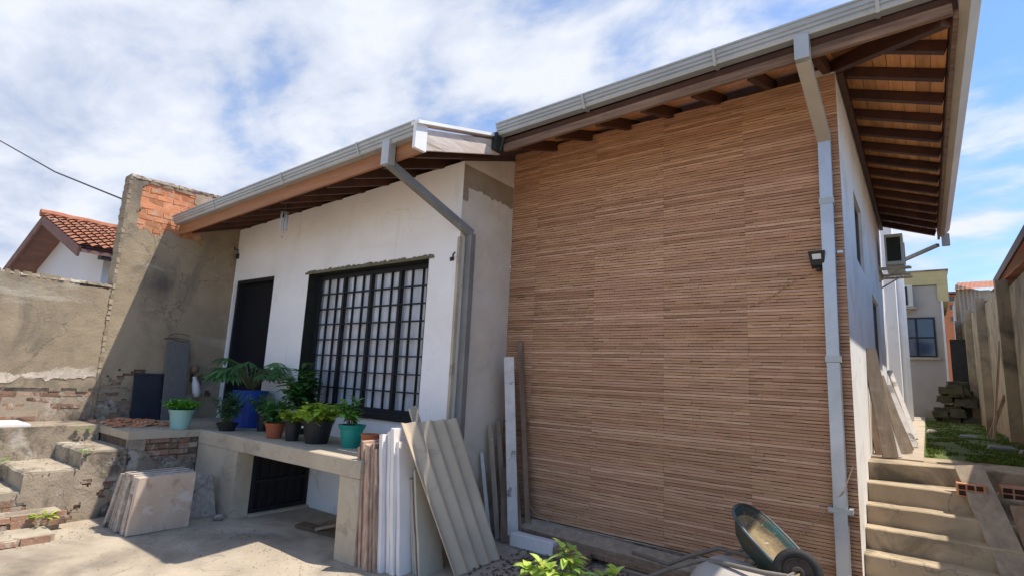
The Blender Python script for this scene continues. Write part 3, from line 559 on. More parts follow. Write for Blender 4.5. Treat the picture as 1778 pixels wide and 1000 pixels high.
for k in range(70):
    x = WX0-.05+(WX1-WX0+.1)*k/69; s_ = .018+.02*random.random(); mo.hexa([(x-.03, YF-.012, WZ1-.012), (x+.03, YF-.014, WZ1-.012), (x+.03, YF+.01, WZ1-.01), (x-.03, YF+.01, WZ1-.01), (x-.025+R(-.01, .01), YF-.006, WZ1+s_), (x+.02+R(-.01, .01), YF-.01, WZ1+s_+R(-.01, .012)), (x+.02, YF+.01, WZ1+s_), (x-.02, YF+.01, WZ1+s_)])
obj('lintel_mortar', mo, 'mortar', H)
# plaster sill line under window
bx('sill', 'black_steel', win, WX0-.02, WX1+.02, YF-.03, YF-.001, WZ0-.035, WZ0-.002)

# fittings hung on the house
fl = thing('floodlight', 'small black floodlight on the tiled wall left of the shiny downpipe', 'floodlight')
q = MB(); q.hexa([(-.68, YW-.10, 1.02), (-.585, YW-.10, 1.02), (-.585, YW-.05, 1.0), (-.68, YW-.05, 1.0), (-.695, YW-.14, 1.13), (-.575, YW-.14, 1.13), (-.575, YW-.08, 1.14), (-.695, YW-.08, 1.14)]); obj('housing', q, 'plastic_black', fl, bevel=.004)
q = MB(); q.hexa([(-.662, YW-.108, 1.045), (-.603, YW-.108, 1.045), (-.603, YW-.10, 1.045), (-.662, YW-.10, 1.045), (-.667, YW-.133, 1.105), (-.603, YW-.133, 1.105), (-.603, YW-.12, 1.105), (-.667, YW-.12, 1.105)]); obj('lamp_glass', q, 'lamp_glass', fl)
q = MB(); q.box(-.65, -.62, YW-.07, YW-.005, .985, 1.03); obj('bracket', q, 'plastic_black', fl)
q = MB(); q.tube([(-.66, YW-.03, .98), (-.80, YW-.015, .93), (-.86, YW-.012, .90), (-1.0, YW-.012, .80), (-1.19, YW-.012, .72)], .0035, 5); tag(obj('light_cable', q, 'wire'), 'thin pale cable trailing left from the floodlight across the tiles', 'cable')
q = MB(); q.tube([(-.47, YW-.03, -.52), (-.53, YW-.12, -.70), (-.70, YW-.03, -.92), (-.9, YW-.03, -1.13), (-.98, YW-.05, -1.2)], .004, 5); tag(obj('loose_cable', q, 'wire'), 'thin tan cable hanging from the wall corner past the downpipe strap', 'cable')
q = MB(); q.tube([(-3.52, 4.93, -1.0), (-3.46, 4.92, -1.15), (-3.3, 4.92, -1.32), (-3.1, 4.9, -1.38)], .005, 5); tag(obj('ground_cable', q, 'wire'), 'short brown cable drooping from the leaning timbers to the wall base', 'cable')
wc = thing('wind_chime', 'small silvery wind chime hanging under the lower eave', 'wind chime')
cx, cy = -6.30, 3.55; zt = zr(cx, cy)+.02
q = MB(); q.lathe([(.001, 0), (.045, -.01), (.055, -.02), (.001, -.022)], 12, (cx, cy, zt-.08)); q.tube([(cx, cy, zt+.05), (cx, cy, zt-.08)], .003, 5); obj('chime_top', q, 'granite_grey', wc)
for k in range(5):
    a = k*1.256; q = MB(); px_, py_ = cx+.042*math.cos(a), cy+.042*math.sin(a); q.tube([(px_, py_, zt-.12), (px_, py_, zt-.30-.03*(k % 3))], .009, 8); q.tube([(px_, py_, zt-.09), (px_, py_, zt-.12)], .0015, 4); obj('chime_tube', q, 'pipe', wc)
q = MB(); q.tube([(cx, cy, zt-.1), (cx, cy, zt-.40)], .002, 4); q.lathe([(.001, 0), (.02, -.01), (.001, -.04)], 8, (cx, cy, zt-.40)); obj('clapper', q, 'pipe', wc)
q = MB(); q.tube([(-8.5, YF-.01, 1.80), (-8.44, YF-.10, 1.80), (-8.40, YF-.12, 1.82)], .009, 6); q.box(-8.50, -8.46, YF-.03, YF, 1.66, 1.74); q.tube([(-8.48, YF-.02, 1.80), (-8.48, YF-.02, 1.70)], .006, 5); tag(obj('wall_hook', q, 'plastic_black'), 'black hook fixed to the white wall just above the dark door', 'hook')
q = MB(); q.tube([(-3.90, YF+.0, 1.22), (-3.83, YF-.07, 1.25), (-3.79, YF-.09, 1.26)], .009, 6); q.box(-3.93, -3.88, YF-.012, YF+.001, 1.20, 1.24); tag(obj('wall_hook', q, 'plastic_black'), 'short black hook on the white wall by the slanting downpipe', 'hook')

# ------------------------------------------------------------ boundary wall on the left
BW = thing('boundary_wall', 'grey rendered boundary wall, tall beside the house with bare orange brick at its top', 'wall')
def topz(y): return 2.53+.03*(y-2.55)
core = MB(); core.hexa([(XL-.2, 2.57, -1.6), (XL-.025, 2.57, -1.6), (XL-.025, 7, -1.6), (XL-.2, 7, -1.6), (XL-.2, 2.57, topz(2.57)), (XL-.025, 2.57, topz(2.57)), (XL-.025, 7, topz(2.57)+.1), (XL-.2, 7, topz(2.57)+.1)])
core.box(XL-.2, XL-.025, -4, 2.57, -1.6, .98); obj('wall_core', core, 'rubble', BW)
def k1(u, v):
    y = 2.55+u; z = -.75+v
    if y > 2.70+.05*fbm(z, 1, 0, 8) and z > 1.80+.09*fbm(y, 3, 0, 4):
        lim = 3.46-(z-2.2)*.25+.08*fbm(z, 2, 0, 6)
        if y < lim and z < 2.47+.05*fbm(y, 2, 0, 6): return False
    if z < -.30+.10*fbm(y, 8, 0, 3) and y < 2.95 and fbm(y, z, 4, 5) > -.12: return False
    if z < -.1 and fbm(y, z, 9, 3.3) > .33: return False
    return True
obj('render_layer', sheet((XL-.025, 2.55, -.75), (0, 1, 0), (0, 0, 1), (1, 0, 0), 1.555, 3.28, .03, .025, k1, rough=.006), 'plaster_grey', BW)
def k2(u, v):
    y = -3+u; z = -.75+v
    if z > .93+.05*fbm(y, 2, 0, 4) and 2.2 < y < 2.5: return False
    if z > .99+.02*fbm(y, 2, 0, 5): return False
    if z < -.36+.07*fbm(y, 6, 0, 3): return False
    return True
obj('render_layer', sheet((XL-.025, -3, -.75), (0, 1, 0), (0, 0, 1), (1, 0, 0), 5.55, 1.76, .04, .025, k2, rough=.006), 'plaster_grey', BW)
# pale band of old whitewash on the render
def k3(u, v):
    y = .6+u; m = .115+.05*math.sin(y*3)+.06*fbm(y, 1, 0, 4); hw = .055+.06*fbm(y, 9, 0, 3); z = v
    return abs(z-m) < hw
obj('whitewash_band', sheet((XL+.001, .6, -.30), (0, 1, 0), (0, 0, 1), (1, 0, 0), 1.95, .3, .011, .004, k3, rough=.001), 'cream_dirty', BW)
# edge column facing the camera
bx('brick_joints', 'brick', BW, XL-.03, XL-.018, 2.6, 3.7, 1.70, 2.52)
bx('brick_joints', 'plaster_dirty', BW, XL-.03, XL-.016, .3, 3.1, -.75, -.2)
ec = MB(); n_ = 60
for k in range(n_):
    z0 = -1.6+k*(4.13)/n_; z1 = z0+4.13/n_; j = R(-.008, .008)
    ec.hexa([(XL-.21+R(-.01, .01), 2.54+R(-.008, .008), z0), (XL+.012+j, 2.535+R(-.008, .008), z0), (XL+.012+j, 2.57, z0), (XL-.21, 2.57, z0), (XL-.21+R(-.01, .01), 2.54+R(-.008, .008), z1), (XL+.012-j, 2.535+R(-.01, .01), z1), (XL+.012-j, 2.57, z1), (XL-.21, 2.57, z1)])
obj('edge_column', ec, 'plaster_grey', BW)
def brick_mesh(l, h, d, seed):
    rr = random.Random(seed); q = MB(); j = lambda: rr.uniform(-.008, .008)
    q.hexa([(0+j(), 0+j(), 0+j()), (0, l+j(), 0+j()), (-d, l, 0), (-d, 0, 0), (0+j(), 0+j(), h+j()), (0, l+j(), h+j()), (-d, l, h), (-d, 0, h)]); q.f[:] = [tuple(reversed(f)) for f in q.f]
    return q.mesh('brick')
bms = []
for i in range(5):
    me = brick_mesh(.19, .068, .05, i); me.materials.append(M['brick']); bms.append(me)
bmo = []
for i in range(5):
    me = brick_mesh(.2, .055, .05, 30+i); me.materials.append(M['brick_old']); bmo.append(me)
z = 1.72; r_ = 0
while z < 2.48:
    y = 2.62+(.1 if r_ % 2 else 0)-.02
    while y < 3.55:
        link('brick', bms[(r_*3+int(y*10)) % 5], None, BW, loc=(XL-.012+R(-.005, .004), y, z)); y += .203
    z += .08; r_ += 1
z = -.74; r_ = 0
while z < -.30:
    y = .5+(.1 if r_ % 2 else 0)
    while y < 2.95:
        link('brick', bmo[(r_*3+int(y*10)) % 5], None, BW, loc=(XL-.014+R(-.012, .006), y, z)); y += .215
    z += .072; r_ += 1
# top coping crust
tp = MB()
for k in range(40):
    y = 2.55+k*.06; tp.hexa([(XL-.21, y, topz(y)-.02), (XL+.008+R(-.01, .01), y, topz(y)-.03+R(-.01, .01)), (XL+.008+R(-.01, .01), y+.06, topz(y)-.03), (XL-.21, y+.06, topz(y)-.02), (XL-.20, y, topz(y)+.01), (XL-.0, y, topz(y)+R(0, .02)), (XL-.0, y+.06, topz(y)+R(0, .02)), (XL-.20, y+.06, topz(y)+.01)])
obj('coping', tp, 'plaster_dirty', BW)
tp = MB()
for k in range(110):
    y = -4+k*.0597; tp.hexa([(XL-.21, y, .96), (XL+.004+R(-.01, .01), y, .96), (XL+.004+R(-.01, .01), y+.06, .96), (XL-.21, y+.06, .96), (XL-.20, y, .985), (XL-.012, y, .985+R(0, .02)), (XL-.012, y+.06, .985+R(0, .02)), (XL-.20, y+.06, .985)])
obj('coping', tp, 'plaster_dirty', BW)

# ------------------------------------------------------------ terrace, left stairs
TR = thing('terrace', 'raised concrete terrace with crumbling plastered brick side in front of the dark door', 'terrace')
q = MB(); q.box(XL, -6.972, 2.45, YF, -.83, -.75); obj('terrace_floor', q, 'slab', TR)
q = MB(); q.box(XL, -7.0, 2.47, YF, -1.6, -.83); obj('terrace_core', q, 'rubble', TR)
q = MB(); q.box(XL, -7.85, -1.0, 2.45, -1.6, -.745); obj('side_ledge', q, 'plaster_dirty', TR)
q = MB(); q.box(-8.50, -7.9, .9, 1.82, -.743, -.72); obj('stone_cap', q, 'white_sheet', TR)
def k4(u, v):
    y = 2.45+u; z = -1.6+v; f = fbm(y, z, 6, 4)
    if z > -1.06+.06*f: return f < .05 and y < 2.7
    return not (f > .30)
obj('render_layer', sheet((-7.0, 2.45, -1.6), (0, 1, 0), (0, 0, 1), (1, 0, 0), .735, .77, .02, .03, k4, rough=.006), 'plaster_dirty', TR)
z = -1.56; r_ = 0
while z < -.86:
    y = 2.46+(.1 if r_ % 2 else 0)
    while y < 3.0: link('brick', bmo[(r_+int(y*9)) % 5], None, TR, loc=(-6.985+R(-.008, .006), y, z)); y += .213
    z += .068; r_ += 1
ST = thing('plastered_stairs', 'worn plastered brick stairs climbing to the terrace along the left wall', 'stairs')
lv = [(-.92, 2.06, 2.45, -6.97), (-1.09, 1.62, 2.06, -6.965), (-1.26, 1.18, 1.62, -6.96), (-1.40, .62, 1.20, -6.9)]
for i, (z, y0_, y1_, xr_) in enumerate(lv):
    b = MB(); n_ = 12
    for k in range(n_+1):
        x = -7.85+(xr_+7.85)*k/n_; yy = y0_+.014*fbm(x, z, 0, 5); zt = z+.006*fbm(x, z, 5, 6); b.v += [(x, yy+.02, -1.62), (x, yy, zt-.018), (x, yy+.018, zt), (x, y1_+.02, z)]
    for k in range(n_):
        a = k*4
        for q_ in range(3): b.face((a+q_, a+4+q_, a+5+q_, a+1+q_))
    e = n_*4; b.v += [(xr_, y1_+.02, -1.62)]; b.face((e, e+4+0, e+3, e+2, e+1)) if False else b.face((e, len(b.v)-1, e+3, e+2, e+1))
    obj('step', b, 'step', ST)
def k5(u, v):
    y = .62+u; z = -1.6+v
    zt = -.92 if y > 2.06 else -1.09 if y > 1.62 else -1.26 if y > 1.2 else -1.40
    if z > zt-.015: return False
    f = fbm(y, z, 8, 3.5)
    return f < .16 if (y < 1.95) else f < .30
obj('render_layer', sheet((-6.972, .62, -1.6), (0, 1, 0), (0, 0, 1), (1, 0, 0), 1.83, .70, .02, .028, k5, rough=.008), 'plaster_dirty', ST)
z = -1.585; r_ = 0
while z < -1.0:
    y = .66+(.1 if r_ % 2 else 0)
    while y < 2.3:
        zt = -.92 if y > 2.06 else -1.09 if y > 1.62 else -1.26 if y > 1.2 else -1.40
        if z+.06 < zt-.03: link('brick', bmo[(r_+int(y*9)) % 5], None, ST, loc=(-6.958+R(-.006, .01), y, z))
        y += .213
    z += .068; r_ += 1
# low flared bottom steps (brick on edge)
for (z, y0_, y1_, x1_) in ((-1.43, .2, 1.93, -6.70), (-1.54, .2, 1.80, -6.30)):
    q = MB(); q.box(-6.95, x1_-.03, y0_, y1_-.03, -1.62, z); o_ = obj('step', q, 'step', ST)
    y = y0_+.9; rr_ = 0
    while y < y1_-.1:
        for zz_ in ((z-.058, z-.118) if z > -1.5 else (z-.058,)):
            link('brick', bmo[int(y*7) % 5], None, ST, loc=(x1_+R(-.006, .008), y+R(-.01, .01), zz_))
        y += .213
# small weeds in the stair joints
def clump(name, label, cat, pos, n, L, w, m, spread=.06, group=None, up_=.8):
    q = MB()
    for k in range(n):
        a = R(0, 6.28); d = Vector((math.cos(a), math.sin(a), R(.2, 1.3)*up_)); t = R(.7, 1.3); q.leaf((pos[0]+math.cos(a)*R(0, spread), pos[1]+math.sin(a)*R(0, spread), pos[2]+R(0, .02)), d, (0, 0, 1), L*R(.6, 1.2), w*R(.7, 1.2), .6, 3, tone=(t, t, t*.8))
    o = obj(name, q, m); tag(o, label, cat, group); return o
clump('weed', 'small green weed growing at the foot of the worn left stairs', 'weed', (-6.66, 1.75, -1.46), 26, .07, .03, 'leaf_lime', .07)
clump('weed', 'tiny weed in the stair joint below the terrace edge', 'weed', (-6.93, 2.05, -.93), 16, .05, .02, 'leaf_mid', .05)
clump('weed', 'weed tuft on the left ledge behind the upper step', 'weed', (-7.82, 2.3, -.80), 16, .07, .025, 'leaf_mid', .06)
clump('weed', 'green weed at the far left edge beside the middle step', 'weed', (-7.75, 1.55, -1.08), 20, .08, .03, 'leaf_mid', .06)
# heap of broken tile on the terrace
rb = MB()
for k in range(150):
    x = -8.0+R(-.45, .5); y = 2.72+R(-.25, .38); s_ = R(.02, .06); z = -.745+.05*max(0, 1-((x+7.9)**2/.3+(y-2.75)**2/.1))*R(.2, 1); a = R(0, 3)
    t = R(.7, 1.3); rb.beam((x, y, z), (x+math.cos(a)*s_*1.8, y+math.sin(a)*s_*1.8, z+R(0, .02)), s_, .012, tone=(t, t, t))
o = obj('rubble_heap', rb, 'brick'); tag(o, 'low heap of broken orange tile on the terrace floor by the left wall', 'rubble heap')
def slab_lean(name, label, cat, m, y0_, y1_, z0_, h, xb, xt, t, group=None):
    q = MB(); q.hexa([(xb-t, y0_, z0_), (xb, y0_, z0_), (xb, y1_, z0_), (xb-t, y1_, z0_), (xt-t, y0_+.01, z0_+h), (xt, y0_+.01, z0_+h), (xt, y1_, z0_+h), (xt-t, y1_, z0_+h)]); return tag(obj(name, q, m, bevel=.002), label, cat, group)
slab_lean('stone_slab', 'square black stone slab leaning on the grey left wall', 'stone slab', 'granite_black', 2.93, 3.36, -.748, .61, -8.36, -8.47, .03)
slab_lean('stone_slab', 'tall narrow grey stone slab standing against the left wall behind the mint green pot', 'stone slab', 'granite_grey', 3.27, 3.56, -.748, 1.06, -8.30, -8.45, .03)
q = MB(); n_ = 40; pts = []
for k in range(n_): a = k*2*math.pi*2/n_; pts.append((XL+.03+.01*math.sin(a*3), 3.42+(.15-.03*math.sin(a*.5))*math.cos(a), .37+.03*math.sin(a)+.035*math.sin(a*.5+1)))
q.tube(pts[:34], .0035, 5); tag(obj('wire_coil', q, 'dark_wire'), 'thin dark wire loop lying over the top of the grey stone slab', 'wire')
q = MB(); q.lathe([(.001, .0), (.04, .01), (.055, .08), (.05, .2), (.03, .25), (.028, .30), (.001, .30)], 12, (-8.42, 3.75, -.45), Matrix.Rotation(.25, 3, 'X')); tag(obj('plastic_bottle', q, 'white_sheet', smooth=True), 'white plastic bottle hanging on the wall right of the tall grey slab', 'bottle')
q = MB(); q.lathe([(.001, 0), (.05, .0), (.055, .06), (.03, .10), (.001, .11)], 10, (-8.45, 3.68, -.10)); tag(obj('dark_cap', q, 'old_timber', smooth=True), 'brown knob on the wall just above the white plastic bottle', 'knob')

# concrete bench / slab with its legs and the cellar gate beneath
BN = thing('concrete_bench', 'cast concrete shelf slab on thick legs carrying the row of flower pots', 'concrete shelf')
def rbox(x0, x1, y0, y1, z0, z1, n=16, a=.004):
    b = MB(); P = []
    for k in range(n+1):
        x = x0+(x1-x0)*k/n; e = a*fbm(x, z0, 0, 4); f_ = a*fbm(x, z1, 7, 4); P.append(len(b.v))
        b.v += [(x, y0+e, z0+f_), (x, y0+e, z1-.008), (x, y0+.008+e, z1), (x, y1, z1), (x, y1, z0)]
    for k in range(n):
        i, j = P[k], P[k+1]
        for q_ in range(5): b.face((i+q_, j+q_, j+(q_+1) % 5, i+(q_+1) % 5))
    b.face([P[0]+i for i in (4, 3, 2, 1, 0)]); b.face([P[-1]+i for i in range(5)]); return b
obj('shelf_slab', rbox(-6.97, -3.95, 3.185, YF-.001, -.90, -.75), 'slab', BN)
obj('leg', rbox(-6.97, -6.04, 3.19, 3.38, -1.62, -.902, 6), 'slab', BN)
q = MB(); q.hexa([(-4.22, 3.19, -1.62), (-3.93, 3.19, -1.62), (-3.93, 3.62, -1.62), (-4.22, 3.62, -1.62), (-4.24, 3.19, -.902), (-3.96, 3.19, -.902), (-3.96, 3.62, -.902), (-4.24, 3.62, -.902)]); obj('leg', q, 'slab', BN, bevel=.01)
GT = thing('cellar_gate', 'black metal cellar gate under the concrete shelf', 'gate')
q = MB(); q.box(-6.08, -6.04, 3.385, 3.43, -1.58, -.91); q.box(-6.08, -6.04, 4.06, 4.10, -1.58, -.91); q.box(-6.08, -6.04, 3.43, 4.06, -.95, -.91); q.box(-6.08, -6.04, 3.43, 4.06, -1.58, -1.53); q.box(-6.08, -6.04, 3.43, 4.06, -1.26, -1.23); obj('frame', q, 'black_steel', GT)
for k in range(5): bx('bar', 'black_steel', GT, -6.07, -6.055, 3.50+k*.115, 3.515+k*.115, -1.53, -.95)
bx('backing_sheet', 'black_steel', GT, -6.10, -6.085, 3.385, 4.10, -1.58, -.91)
q = MB(); q.box(-6.10, -5.98, 3.385, YF, -1.62, -1.575); obj('threshold', q, 'slab', BN)
# scraps under the shelf
for i, (a, b, m, l) in enumerate((((-5.15, 3.75, -1.57), (-4.35, 3.95, -1.53), 'old_timber', 'dark brown scrap board lying flat under the concrete shelf'), ((-5.3, 3.55, -1.575), (-4.6, 3.62, -1.57), 'debris', 'blackish scrap board in front of the others under the shelf'), ((-4.95, 3.5, -1.55), (-4.28, 4.0, -1.35), 'grey_timber', 'thin pale stick propped on scrap under the shelf'))):
    tag(bm_('scrap_board', m, None, a, b, .12 if i < 2 else .03, .025, (0, 1, .1)), l, 'scrap board', 'scrap boards under the shelf')

# ------------------------------------------------------------ stone slab stack by the stairs
mh = .53
ns = 9
for i in range(ns):
    t = .040; xb = -6.04-i*.07; lean = .06+.022*i
    y0_ = 2.22+R(-.02, .02)-(.0 if i else 0); y1_ = 2.80-R(0, .03); hh = mh+(R(-.03, .03) if i else 0)
    q = MB(); q.hexa([(xb-t, y0_, -1.598), (xb, y0_, -1.598), (xb, y1_, -1.598), (xb-t, y1_, -1.598), (xb-t+lean, y0_+R(0, .02), -1.6+hh), (xb+lean, y0_+R(0, .02), -1.6+hh), (xb+lean, y1_-.02, -1.6+hh), (xb-t+lean, y1_-.02, -1.6+hh)])
    nth = ['outermost stone slab of the leaning stack, its broad beige veined face to the right'] + ['stone slab %s in the stack leaning by the left stairs, seen edge on' % s for s in ('second from the right', 'third from the right', 'fourth from the right', 'in the middle', 'fourth from the left', 'third from the left', 'second from the left', 'farthest left')]
    tag(obj('stone_slab', q, 'marble' if i == 0 else 'marble_edge', bevel=.003), nth[i], 'stone slab', 'stacked stone slabs')
q = MB(); q.hexa([(-6.40, 2.98, -1.6), (-6.33, 2.90, -1.6), (-6.28, 3.16, -1.6), (-6.36, 3.18, -1.6), (-6.47, 2.95, -1.14), (-6.43, 2.90, -1.12), (-6.38, 3.12, -1.2), (-6.44, 3.15, -1.2)]); tag(obj('stone_slab', q, 'marble_edge'), 'small pale broken slab between the stone stack and the shelf leg', 'stone slab')
q = MB(); q.lathe([(.001, .0), (.05, .005), (.06, .03), (.03, .05), (.001, .05)], 9, (-6.10, 3.10, -1.6)); tag(obj('pebble', q, 'marble_edge', smooth=True), 'pale lump of stone on the ground at the shelf leg corner', 'stone')

# ------------------------------------------------------------ leaning boards by the shelf's right end
xb = -3.905
cfg = [('brown_board', 7), ('white_sheet', 4), ('beige_sheet', 4)]
ord_ = ['first', 'second', 'third', 'fourth', 'fifth', 'sixth', 'seventh']
k = 0
for m, n_ in cfg:
    for i in range(n_):
        t = {'brown_board': .037, 'white_sheet': .052, 'beige_sheet': .03}[m]; tk = t-(.013 if m == 'white_sheet' else .008)
        h_ = {'brown_board': R(.93, 1.02), 'white_sheet': (1.08, 1.10, 1.14, 1.03)[i % 4], 'beige_sheet': R(.70, .82)}[m]; l = -.12-.004*k
        y0_ = 3.20+{'brown_board': 0, 'white_sheet': .04+.02*i, 'beige_sheet': .20}[m]+R(-.02, .02); y1_ = y0_+.27
        q = MB(); n6 = 6; bs = []
        for s_ in range(n6+1):
            f = s_/n6; jj = R(-.004, .004); x_ = xb+l*f*(1 if m != 'x' else 1)
            bs.append(len(q.v)); q.v += [(x_-tk, y0_+jj+.03*f, -1.598+h_*f), (x_, y0_+jj+.03*f, -1.598+h_*f+(R(-.02, .02) if s_ == n6 else 0)), (x_, y1_, -1.598+h_*f), (x_-tk, y1_, -1.598+h_*f)]
        for s_ in range(n6):
            a, b = bs[s_], bs[s_+1]
            for e in range(4): q.face((a+e, a+(e+1) % 4, b+(e+1) % 4, b+e))
        q.face([bs[-1]+e for e in range(4)])
        nm = {'brown_board': 'ragged brown board', 'white_sheet': 'white panel', 'beige_sheet': 'beige panel'}[m]
        tag(obj('leaning_board', q, m), '%s %s from the left in the bundle leaning beside the concrete shelf leg' % (ord_[i], nm), 'board', 'boards stacked beside the shelf leg')
        xb += t; k += 1
# corrugated sheet
cs = MB(); nu_ = 48; P0 = Vector((-3.17, 3.56, -1.60)); P1 = Vector((-3.20, 4.20, -1.60)); T0 = Vector((-3.58, 3.23, -.41)); T1 = Vector((-3.60, 3.95, -.39)); nrm = (P1-P0).cross(T0-P0).normalized(); nrm = nrm if nrm.x > 0 else -nrm
for side in (0, 1):
    for k in range(nu_+1):
        f = k/nu_; w_ = .020*math.cos(f*2*math.pi*4.2); 
        for s_ in range(5): g_ = s_/4; p = (P0.lerp(P1, f)).lerp(T0.lerp(T1, f), g_)+nrm*(w_+.03-side*.008); cs.v.append(tuple(p))
na = (nu_+1)*5
for k in range(nu_):
    for s_ in range(4): a = k*5+s_; cs.face((a, a+5, a+6, a+1)); cs.face((na+a, na+a+1, na+a+6, na+a+5))
    for s_ in (0, 4): a = k*5+s_; cs.face((a, na+a, na+a+5, a+5))
for s_ in range(4): a = s_; cs.face((a, a+1, na+a+1, na+a)); a = nu_*5+s_; cs.face((a, na+a, na+a+1, a+1))
tag(obj('corrugated_sheet', cs, 'fibro', smooth=False), 'beige corrugated fibre cement sheet leaning in front of the boards', 'roof sheet')
q = MB(); q.beam((-3.50, 3.95, -1.6), (-3.72, 3.52, -.28), .09, .02, (0, 1, 0)); tag(obj('leaning_board', q, 'beige_sheet'), 'beige offcut poking up behind the top of the corrugated sheet', 'board')
# timbers in the inner corner
tm = [((-3.40, 4.72, -1.6), (-3.56, 4.72, .24), .105, .04, 'paint_timber', 'tall white stained timber standing against the tiled wall corner'),
      ((-3.30, 4.85, -1.6), (-3.60, 4.96, .42), .05, .045, 'old_timber', 'thin brown timber standing right of the white stained one'),
      ((-3.36, 4.78, -1.6), (-3.70, 4.90, .10), .06, .04, 'old_timber', 'dark brown timber behind the white stained one'),
      ((-3.62, 4.62, -1.6), (-3.77, 4.60, -.76), .035, .03, 'paint_timber', 'short pale stick beside the corrugated sheet'),
      ((-3.58, 4.70, -1.6), (-3.74, 4.68, -.48), .05, .03, 'grey_timber', 'grey batten standing behind the short pale stick'),
      ((-3.52, 4.76, -1.6), (-3.76, 4.84, -.44), .05, .03, 'grey_timber', 'leaning grey batten closest to the cream wall'),
      ((-3.46, 4.66, -1.6), (-3.60, 4.80, -.9), .09, .03, 'old_timber', 'short dark board low behind the white stained timber')]
for a, b, w_, h_, m, l in tm: tag(bm_('timber', m, None, a, b, w_, h_, (1, .6, 0)), l, 'timber', 'timbers standing in the wall corner')
# wall base: ledge, long timbers, foam block
q = MB(); q.box(XC, XR, YW-.02, YW+.012, -1.6, -1.42); obj('wall_base', q, 'plaster_dirty', H)
tag(bm_('long_timber', 'grey_timber', None, (-3.60, 4.86, -1.44), (-1.15, 4.80, -1.47), .15, .05, (0, 1, .5)), 'long weathered grey plank lying along the foot of the tiled wall', 'plank', 'planks along the wall foot')
tag(bm_('long_timber', 'old_timber', None, (-3.55, 4.82, -1.52), (-1.35, 4.74, -1.53), .10, .04, (0, 1, .3)), 'long dark brown plank under the grey one along the wall foot', 'plank', 'planks along the wall foot')
q = MB(); q.box(-3.36, -2.86, 4.60, 4.70, -1.60, -1.47); tag(obj('foam_block', q, 'white_sheet', bevel=.01), 'white foam block on the ground below the end of the long planks', 'foam block')
q = MB(); q.box(-2.85, -2.5, 4.58, 4.70, -1.60, -1.50); tag(obj('brick_lump', q, 'brick_old', bevel=.01), 'reddish brown block beside the white foam block', 'brick')

# ------------------------------------------------------------ pots
def pot(name, label, pos, r, h, m, rim=.012, taper=.75):
    t = thing(name, label, 'potted plant', 'flower pots on the shelf'); t.location = pos
    q = MB(); q.lathe([(.001, 0), (r*taper, 0), (r*.97, h-.04*min(1, h/.15)), (r+rim*.2, h-.04*min(1, h/.15)), (r+rim, h-.005), (r+rim, h), (r-.008, h), (r-.012, h-.03), (.001, h-.03)], 28)
    obj('pot', q, m, t, smooth=False)
    q = MB(); q.lathe([(.001, h-.018), (r*.6, h-.022), (r-.012, h-.028)], 20); obj('soil', q, 'soil', t, smooth=True); return t
def bush(t, z0, n, rx, hh, L, w, m, droop=.5, seed=1, prof=None, stems=14, up_b=.5, cx=0, cy=0):
    rr = random.Random(seed); q = MB(); sq = MB()
    for s_ in range(stems):
        a = rr.uniform(0, 6.28); ra = rx*rr.uniform(.1, 1)**.7; H_ = hh*rr.uniform(.5, 1)*(1.05-.35*ra/rx)
        tip = Vector((cx+math.cos(a)*ra, cy+math.sin(a)*ra, z0+H_)); base = Vector((cx+math.cos(a)*ra*.25, cy+math.sin(a)*ra*.25, z0))
        mid = base.lerp(tip, .5)+Vector((0, 0, H_*.12)); sq.tube([base, mid, tip], [.004, .003, .0015], 4)
        for k in range(max(2, n//stems)):
            f = rr.uniform(.25, 1.05); p = base.lerp(mid, min(1, f*2)) if f < .5 else mid.lerp(tip, (f-.5)*2)
            b_ = rr.uniform(0, 6.28); d = Vector((math.cos(b_), math.sin(b_), rr.uniform(-.2, 1)*up_b*2)); v_ = rr.uniform(.65, 1.4)
            q.leaf(p, d, (0, 0, 1), L*rr.uniform(.6, 1.15), w*rr.uniform(.7, 1.1), droop, 3, tone=(v_*rr.uniform(.85, 1.15), v_, v_*rr.uniform(.7, 1)), prof=prof)
    obj('foliage', q, m, t); obj('stems', sq, 'stem', t)
def palmate(t, z0, n, hh, spread, L, w, m, seed=2, lobes=9):
    rr = random.Random(seed); q = MB(); sq = MB()
    for s_ in range(n):
        a = s_*2.4+rr.uniform(-.3, .3); ra = spread*rr.uniform(.45, 1); H_ = hh*rr.uniform(.45, 1)
        tip = Vector((math.cos(a)*ra, math.sin(a)*ra, z0+H_)); base = Vector((0, 0, z0)); mid = base.lerp(tip, .55)+Vector((0, 0, .12)); sq.tube([base, mid, tip], [.007, .006, .003], 5)
        out = Vector((math.cos(a), math.sin(a), .05)); sd = out.cross(Vector((0, 0, 1)))
        v_ = rr.uniform(.7, 1.35)
        q.tube([tip, tip+out*L*.45-Vector((0, 0, L*.12))], .003, 4, tone=(v_, v_, v_))
        for k in range(lobes):
            f = k/(lobes-1); an = (f-.5)*3.6; d = out*math.cos(an)+sd*math.sin(an)-Vector((0, 0, .1+.35*abs(math.sin(an))))
            q.leaf(tip+out*L*.25*(1-abs(f-.5)*2), d, (0, 0, 1), L*(1-.45*abs(f-.5)*2)*rr.uniform(.8, 1.1), w, .5, 4, tone=(v_, v_, v_))
    obj('foliage', q, m, t); obj('stems', sq, 'stem', t)
Z = -.75
t = pot('flower_pot', 'mint green pot of low bright herbs, farthest left on the terrace edge', (-7.12, 3.02, Z), .128, .225, 'plastic_mint'); bush(t, .205, 1300, .20, .15, .06, .028, 'leaf_mint', seed=3, stems=90)
t = pot('flower_pot', 'shallow black bowl with a feathery dark fern, left of the blue tub', (-6.72, 3.38, Z), .11, .09, 'plastic_black'); bush(t, .08, 600, .20, .42, .11, .022, 'leaf_blue', seed=4, stems=30)
